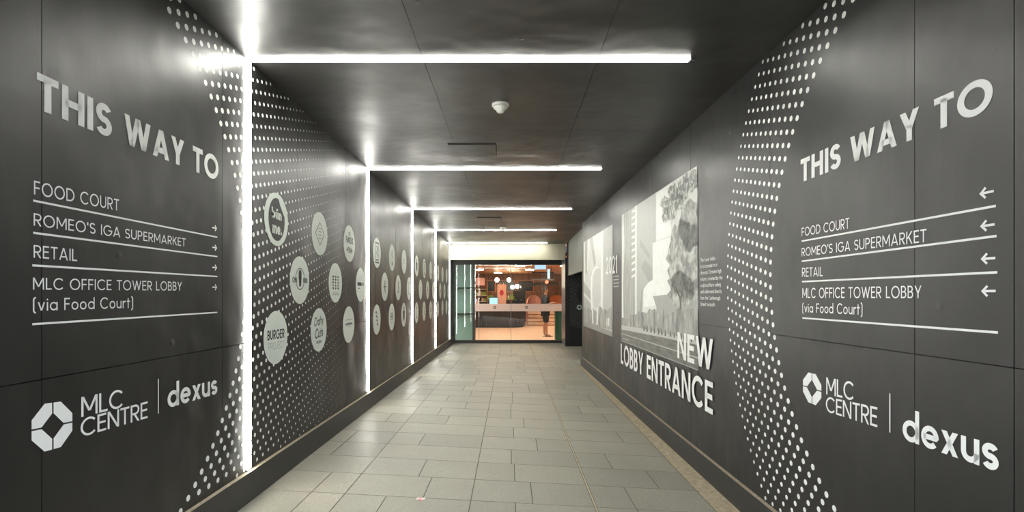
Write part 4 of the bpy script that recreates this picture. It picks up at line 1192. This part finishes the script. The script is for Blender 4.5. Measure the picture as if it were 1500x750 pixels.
# ------------------------------------------------------------------ white roundels on the left hoarding
disc_mb = MB()
NSEG = 48; DR = 0.192
disc_mb.poly([(0.0028, DR * cos(2 * pi * i / NSEG), DR * sin(2 * pi * i / NSEG)) for i in range(NSEG)])
disc_me = disc_mb.build('disc', 'disc', fix=False)
proto = disc_me.data; bpy.data.objects.remove(disc_me)
def put(y, z): return (0.0042, y, z)
def mark(kind, seed):
    """the print on one roundel, in the roundel's own frame: y along the wall, z up"""
    a = MB(); r = random.Random(seed)
    def txt(s_, w, y0, y1, z0, hgt, mi=0, slant=0, rise=0):
        letter(a, s_, w, [(y0, z0), (y1, z0 + rise), (y1, z0 + hgt + rise), (y0, z0 + hgt)], put, None, 0, mi, slant)
    def box(y0, y1, z0, z1, mi=0): a.poly([put(y0, z0), put(y1, z0), put(y1, z1), put(y0, z1)], mi)
    def line(p, h, closed=False, mi=0):
        for q in stroke(p, h, closed): a.poly([put(*v) for v in q], mi)
    if kind == 0:     # dark disc with reversed-out letters and a white curl
        a.poly([put(.13 * cos(t_), .155 * sin(t_)) for t_ in [2 * pi * i / 40 for i in range(40)]])
    elif kind == 1:
        line([(0, .10), (.105, 0), (0, -.10), (-.105, 0)], .004, True)
        for q in range(4): box(-.03, .03, .045 - .03 * q, .052 - .03 * q, 1)
    elif kind == 2:
        txt('FAMOUS', .2, -.12, .12, .0, .07); txt('+FISH+', .2, -.10, .10, -.10, .06); box(-.03, .03, .09, .096, 1); line(arc(0, .09, .03, .03, 0, 180), .004)
    elif kind == 3:
        line(arc(0, .01, .085, .085, 0, 360, 30)[:-1], .005, True, 1); txt('CHA', .22, -.15, -.06, -.02, .04); box(.06, .15, -.02, .02, 1)
        a.poly([put(.03 * cos(t_), .05 + .035 * sin(t_)) for t_ in [2 * pi * i / 16 for i in range(16)]]); a.poly([put(-.03, .03), put(.03, .03), put(.018, -.05), put(-.018, -.05)])
    elif kind == 4:
        for q in (-.07, 0, .07):
            for k in range(5): box(q - .022 + r.uniform(0, .01), q + .022 - r.uniform(0, .012), .05 - .028 * k, .068 - .028 * k)
        for k in range(2): box(-.09, .09, -.10 - .018 * k, -.095 - .018 * k, 1)
    elif kind == 5:
        box(-.13, .03, -.012, .028); box(.05, .12, -.008, .024, 1); box(-.12, -.04, -.045, -.035, 1)
    elif kind == 6:
        txt('BURGER', .17, -.135, .135, -.012, .068); txt('PROJECT', .08, -.12, .13, -.085, .052, 2)
    elif kind == 7:
        txt('Crafty', .15, -.12, .10, .035, .075, 0, .25, .012); txt('Cuts', .16, -.10, .09, -.075, .085, 0, .25, .012); txt('EATERY', .2, -.06, .06, -.12, .024)
    elif kind == 8:
        for k in range(3): box(-.10 + .03 * k, .11 - .02 * k, .045 - .035 * k, .055 - .035 * k, 1 if k == 1 else 2)
        box(-.12, .12, -.005, .014, 1)
    elif kind == 9:
        line([(-.085, -.125), (.085, -.125), (.085, .125), (-.085, .125)], .008, True); line([(-.03, .09), (.03, .05), (-.02, .0), (.03, -.05)], .01); box(-.06, .06, -.10, -.085)
    elif kind == 10:
        line(arc(0, .05, .03, .04, 0, 360, 16)[:-1], .006, True, 1); box(-.035, .035, -.11, -.06, 1); box(-.02, .02, -.03, -.02, 2)
    elif kind == 11:
        for k in range(3): box(-.08, .08, -.03 + .03 * k, -.02 + .03 * k, 2)
    elif kind == 12:
        line([(-.04, .09), (.0, 0), (-.05, -.09)], .01); line([(.04, .08), (0, 0), (.045, -.09)], .009); line([(-.09, 0), (.09, 0)], .006)
    elif kind == 13:
        for k in range(5): box(-.025, .025, .08 - .03 * k, .10 - .03 * k)
        line(arc(0, -.09, .08, .03, 20, 160), .006)
    elif kind == 14:
        line(arc(0, 0, .07, .10, 60, 320), .01, False, 1)
    elif kind == 15:
        for k in range(4): box(-.06 + .02 * k, -.01 + .02 * k, .08 - .05 * k, .105 - .05 * k); box(.0 + .01 * k, .07, .07 - .05 * k, .08 - .05 * k, 1)
    elif kind == 16:
        line([(-.08, -.03), (.08, -.03), (.08, .05), (-.08, .05)], .006, True, 1); box(-.06, -.01, -.01, .03, 1); box(.01, .06, -.01, .03, 1); box(-.02, .02, -.09, -.07, 2)
    elif kind == 17:
        a.poly([put(-.07, .05), put(0, .09), put(.07, .05), put(.05, -.06), put(0, -.11), put(-.05, -.06)]); box(-.03, .03, .095, .125); 
    return a
bays = [(0.41, 1.27, 2.13), (0.83, 1.69, 2.55), (0.40, 1.25, 2.11)]
rowname = ['upper', 'middle', 'lower']; rowz = [.556, .130, -.297]
kinds1 = {(0, 0): 0, (0, 1): 1, (0, 2): 2, (1, 0): 3, (1, 1): 4, (1, 2): 5, (2, 0): 6, (2, 1): 7, (2, 2): 8}
kinds2 = {(0, 0): 9, (0, 1): 10, (0, 2): 11, (1, 0): 12, (1, 1): 13, (1, 2): 14, (2, 0): 15, (2, 1): 16, (2, 2): 17}
lab1 = {(0, 0): 'white ring roundel around a dark disc with white rounded letters',
        (0, 1): 'white roundel with an outlined diamond, upper row near the front of the left wall',
        (0, 2): 'white roundel with two rows of spaced capitals, upper row before the second light strip',
        (1, 0): 'white roundel with a round badge between two dark blocks of letters',
        (1, 1): 'white roundel with three small dark columns of marks side by side',
        (1, 2): 'white roundel with one short dark line of print, beside the second light strip',
        (2, 0): 'white roundel with bold black capitals over a pale second line, lowest and nearest',
        (2, 1): 'white roundel with slanting black script lettering in two lines',
        (2, 2): 'white roundel with faint grey print, lower row before the second light strip'}
bayname = ['', 'second', 'third', 'fourth']; place_ = ['first', 'second', 'third']
for bay in range(4):
    for ri in range(3):
        for ci in range(3):
            d = 3.35 + 2.87 * bay + bays[ri][ci]
            z = H + rowz[ri]
            if bay == 0: label = lab1[(ri, ci)]
            else: label = 'white roundel, %s in its %s row after the %s light strip' % (place_[ci], rowname[ri], bayname[bay])
            t = thing('wall_roundel', (XL(d), d, z), label, 'roundel', 'white roundels on the left wall')
            o = bpy.data.objects.new('disc', proto); COL.objects.link(o); o.parent = t
            kd = (kinds1 if bay == 0 else kinds2)[(ri, ci)]
            if bay >= 2: kd = 9 + (kd - 9 + 4 * bay) % 9
            if bay == 3 and kd in (9, 15): kd = 16
            mk = mark(kd, bay * 9 + ri * 3 + ci)
            mo = mk.build('printed_mark', ['ink', 'ink_grey', 'ink_pale'], None, fix=False); mo.parent = t
            if kd == 0:
                for wd, qd in (('b\u00fan', [(-.085, .005), (.075, .0), (.075, .075), (-.085, .08)]), ('me.', [(-.075, -.105), (.08, -.108), (.08, -.018), (-.075, -.015)])):
                    a = MB(); letter(a, wd, .24, qd, lambda y, z_: (.0056, y, z_), None, -.06)
                    lo = a.build('reversed_word', 'disc', None, fix=False); lo.parent = mo
                a = MB()
                a.poly([(.0056, y, z_) for y, z_ in ((.02, .16), (.06, .145), (.11, .10), (.14, .03), (.118, .04), (.085, .075), (.05, .11))])
                lo = a.build('white_curl', 'disc', None, fix=False); lo.parent = mo

# ------------------------------------------------------------------ litter on the paving
x_, d_ = -.605, 3.50
a = MB(); zf = floor_z(x_, d_) + .001
for k, (ox, oy, s_, mi) in enumerate(((0, 0, .022, 0), (.016, .006, .016, 1), (-.014, .008, .015, 1), (.004, -.012, .014, 0))):
    n = 7; c0 = Vector((x_ + ox, d_ + oy, zf + .012))
    rim = [Vector((x_ + ox + s_ * cos(2 * pi * i / n) * (1 + .3 * sin(3 * i + k)), d_ + oy + s_ * sin(2 * pi * i / n), zf + .004 * ((i + k) % 3))) for i in range(n)]
    for i in range(n): a.poly([c0, rim[i], rim[(i + 1) % n]], mi)
tag(a.build('paper_scrap', ['petal', 'petal_white'], origin=(x_, d_, zf), fix=False), 'crumpled pink and white scrap lying on the paving in front', 'litter')
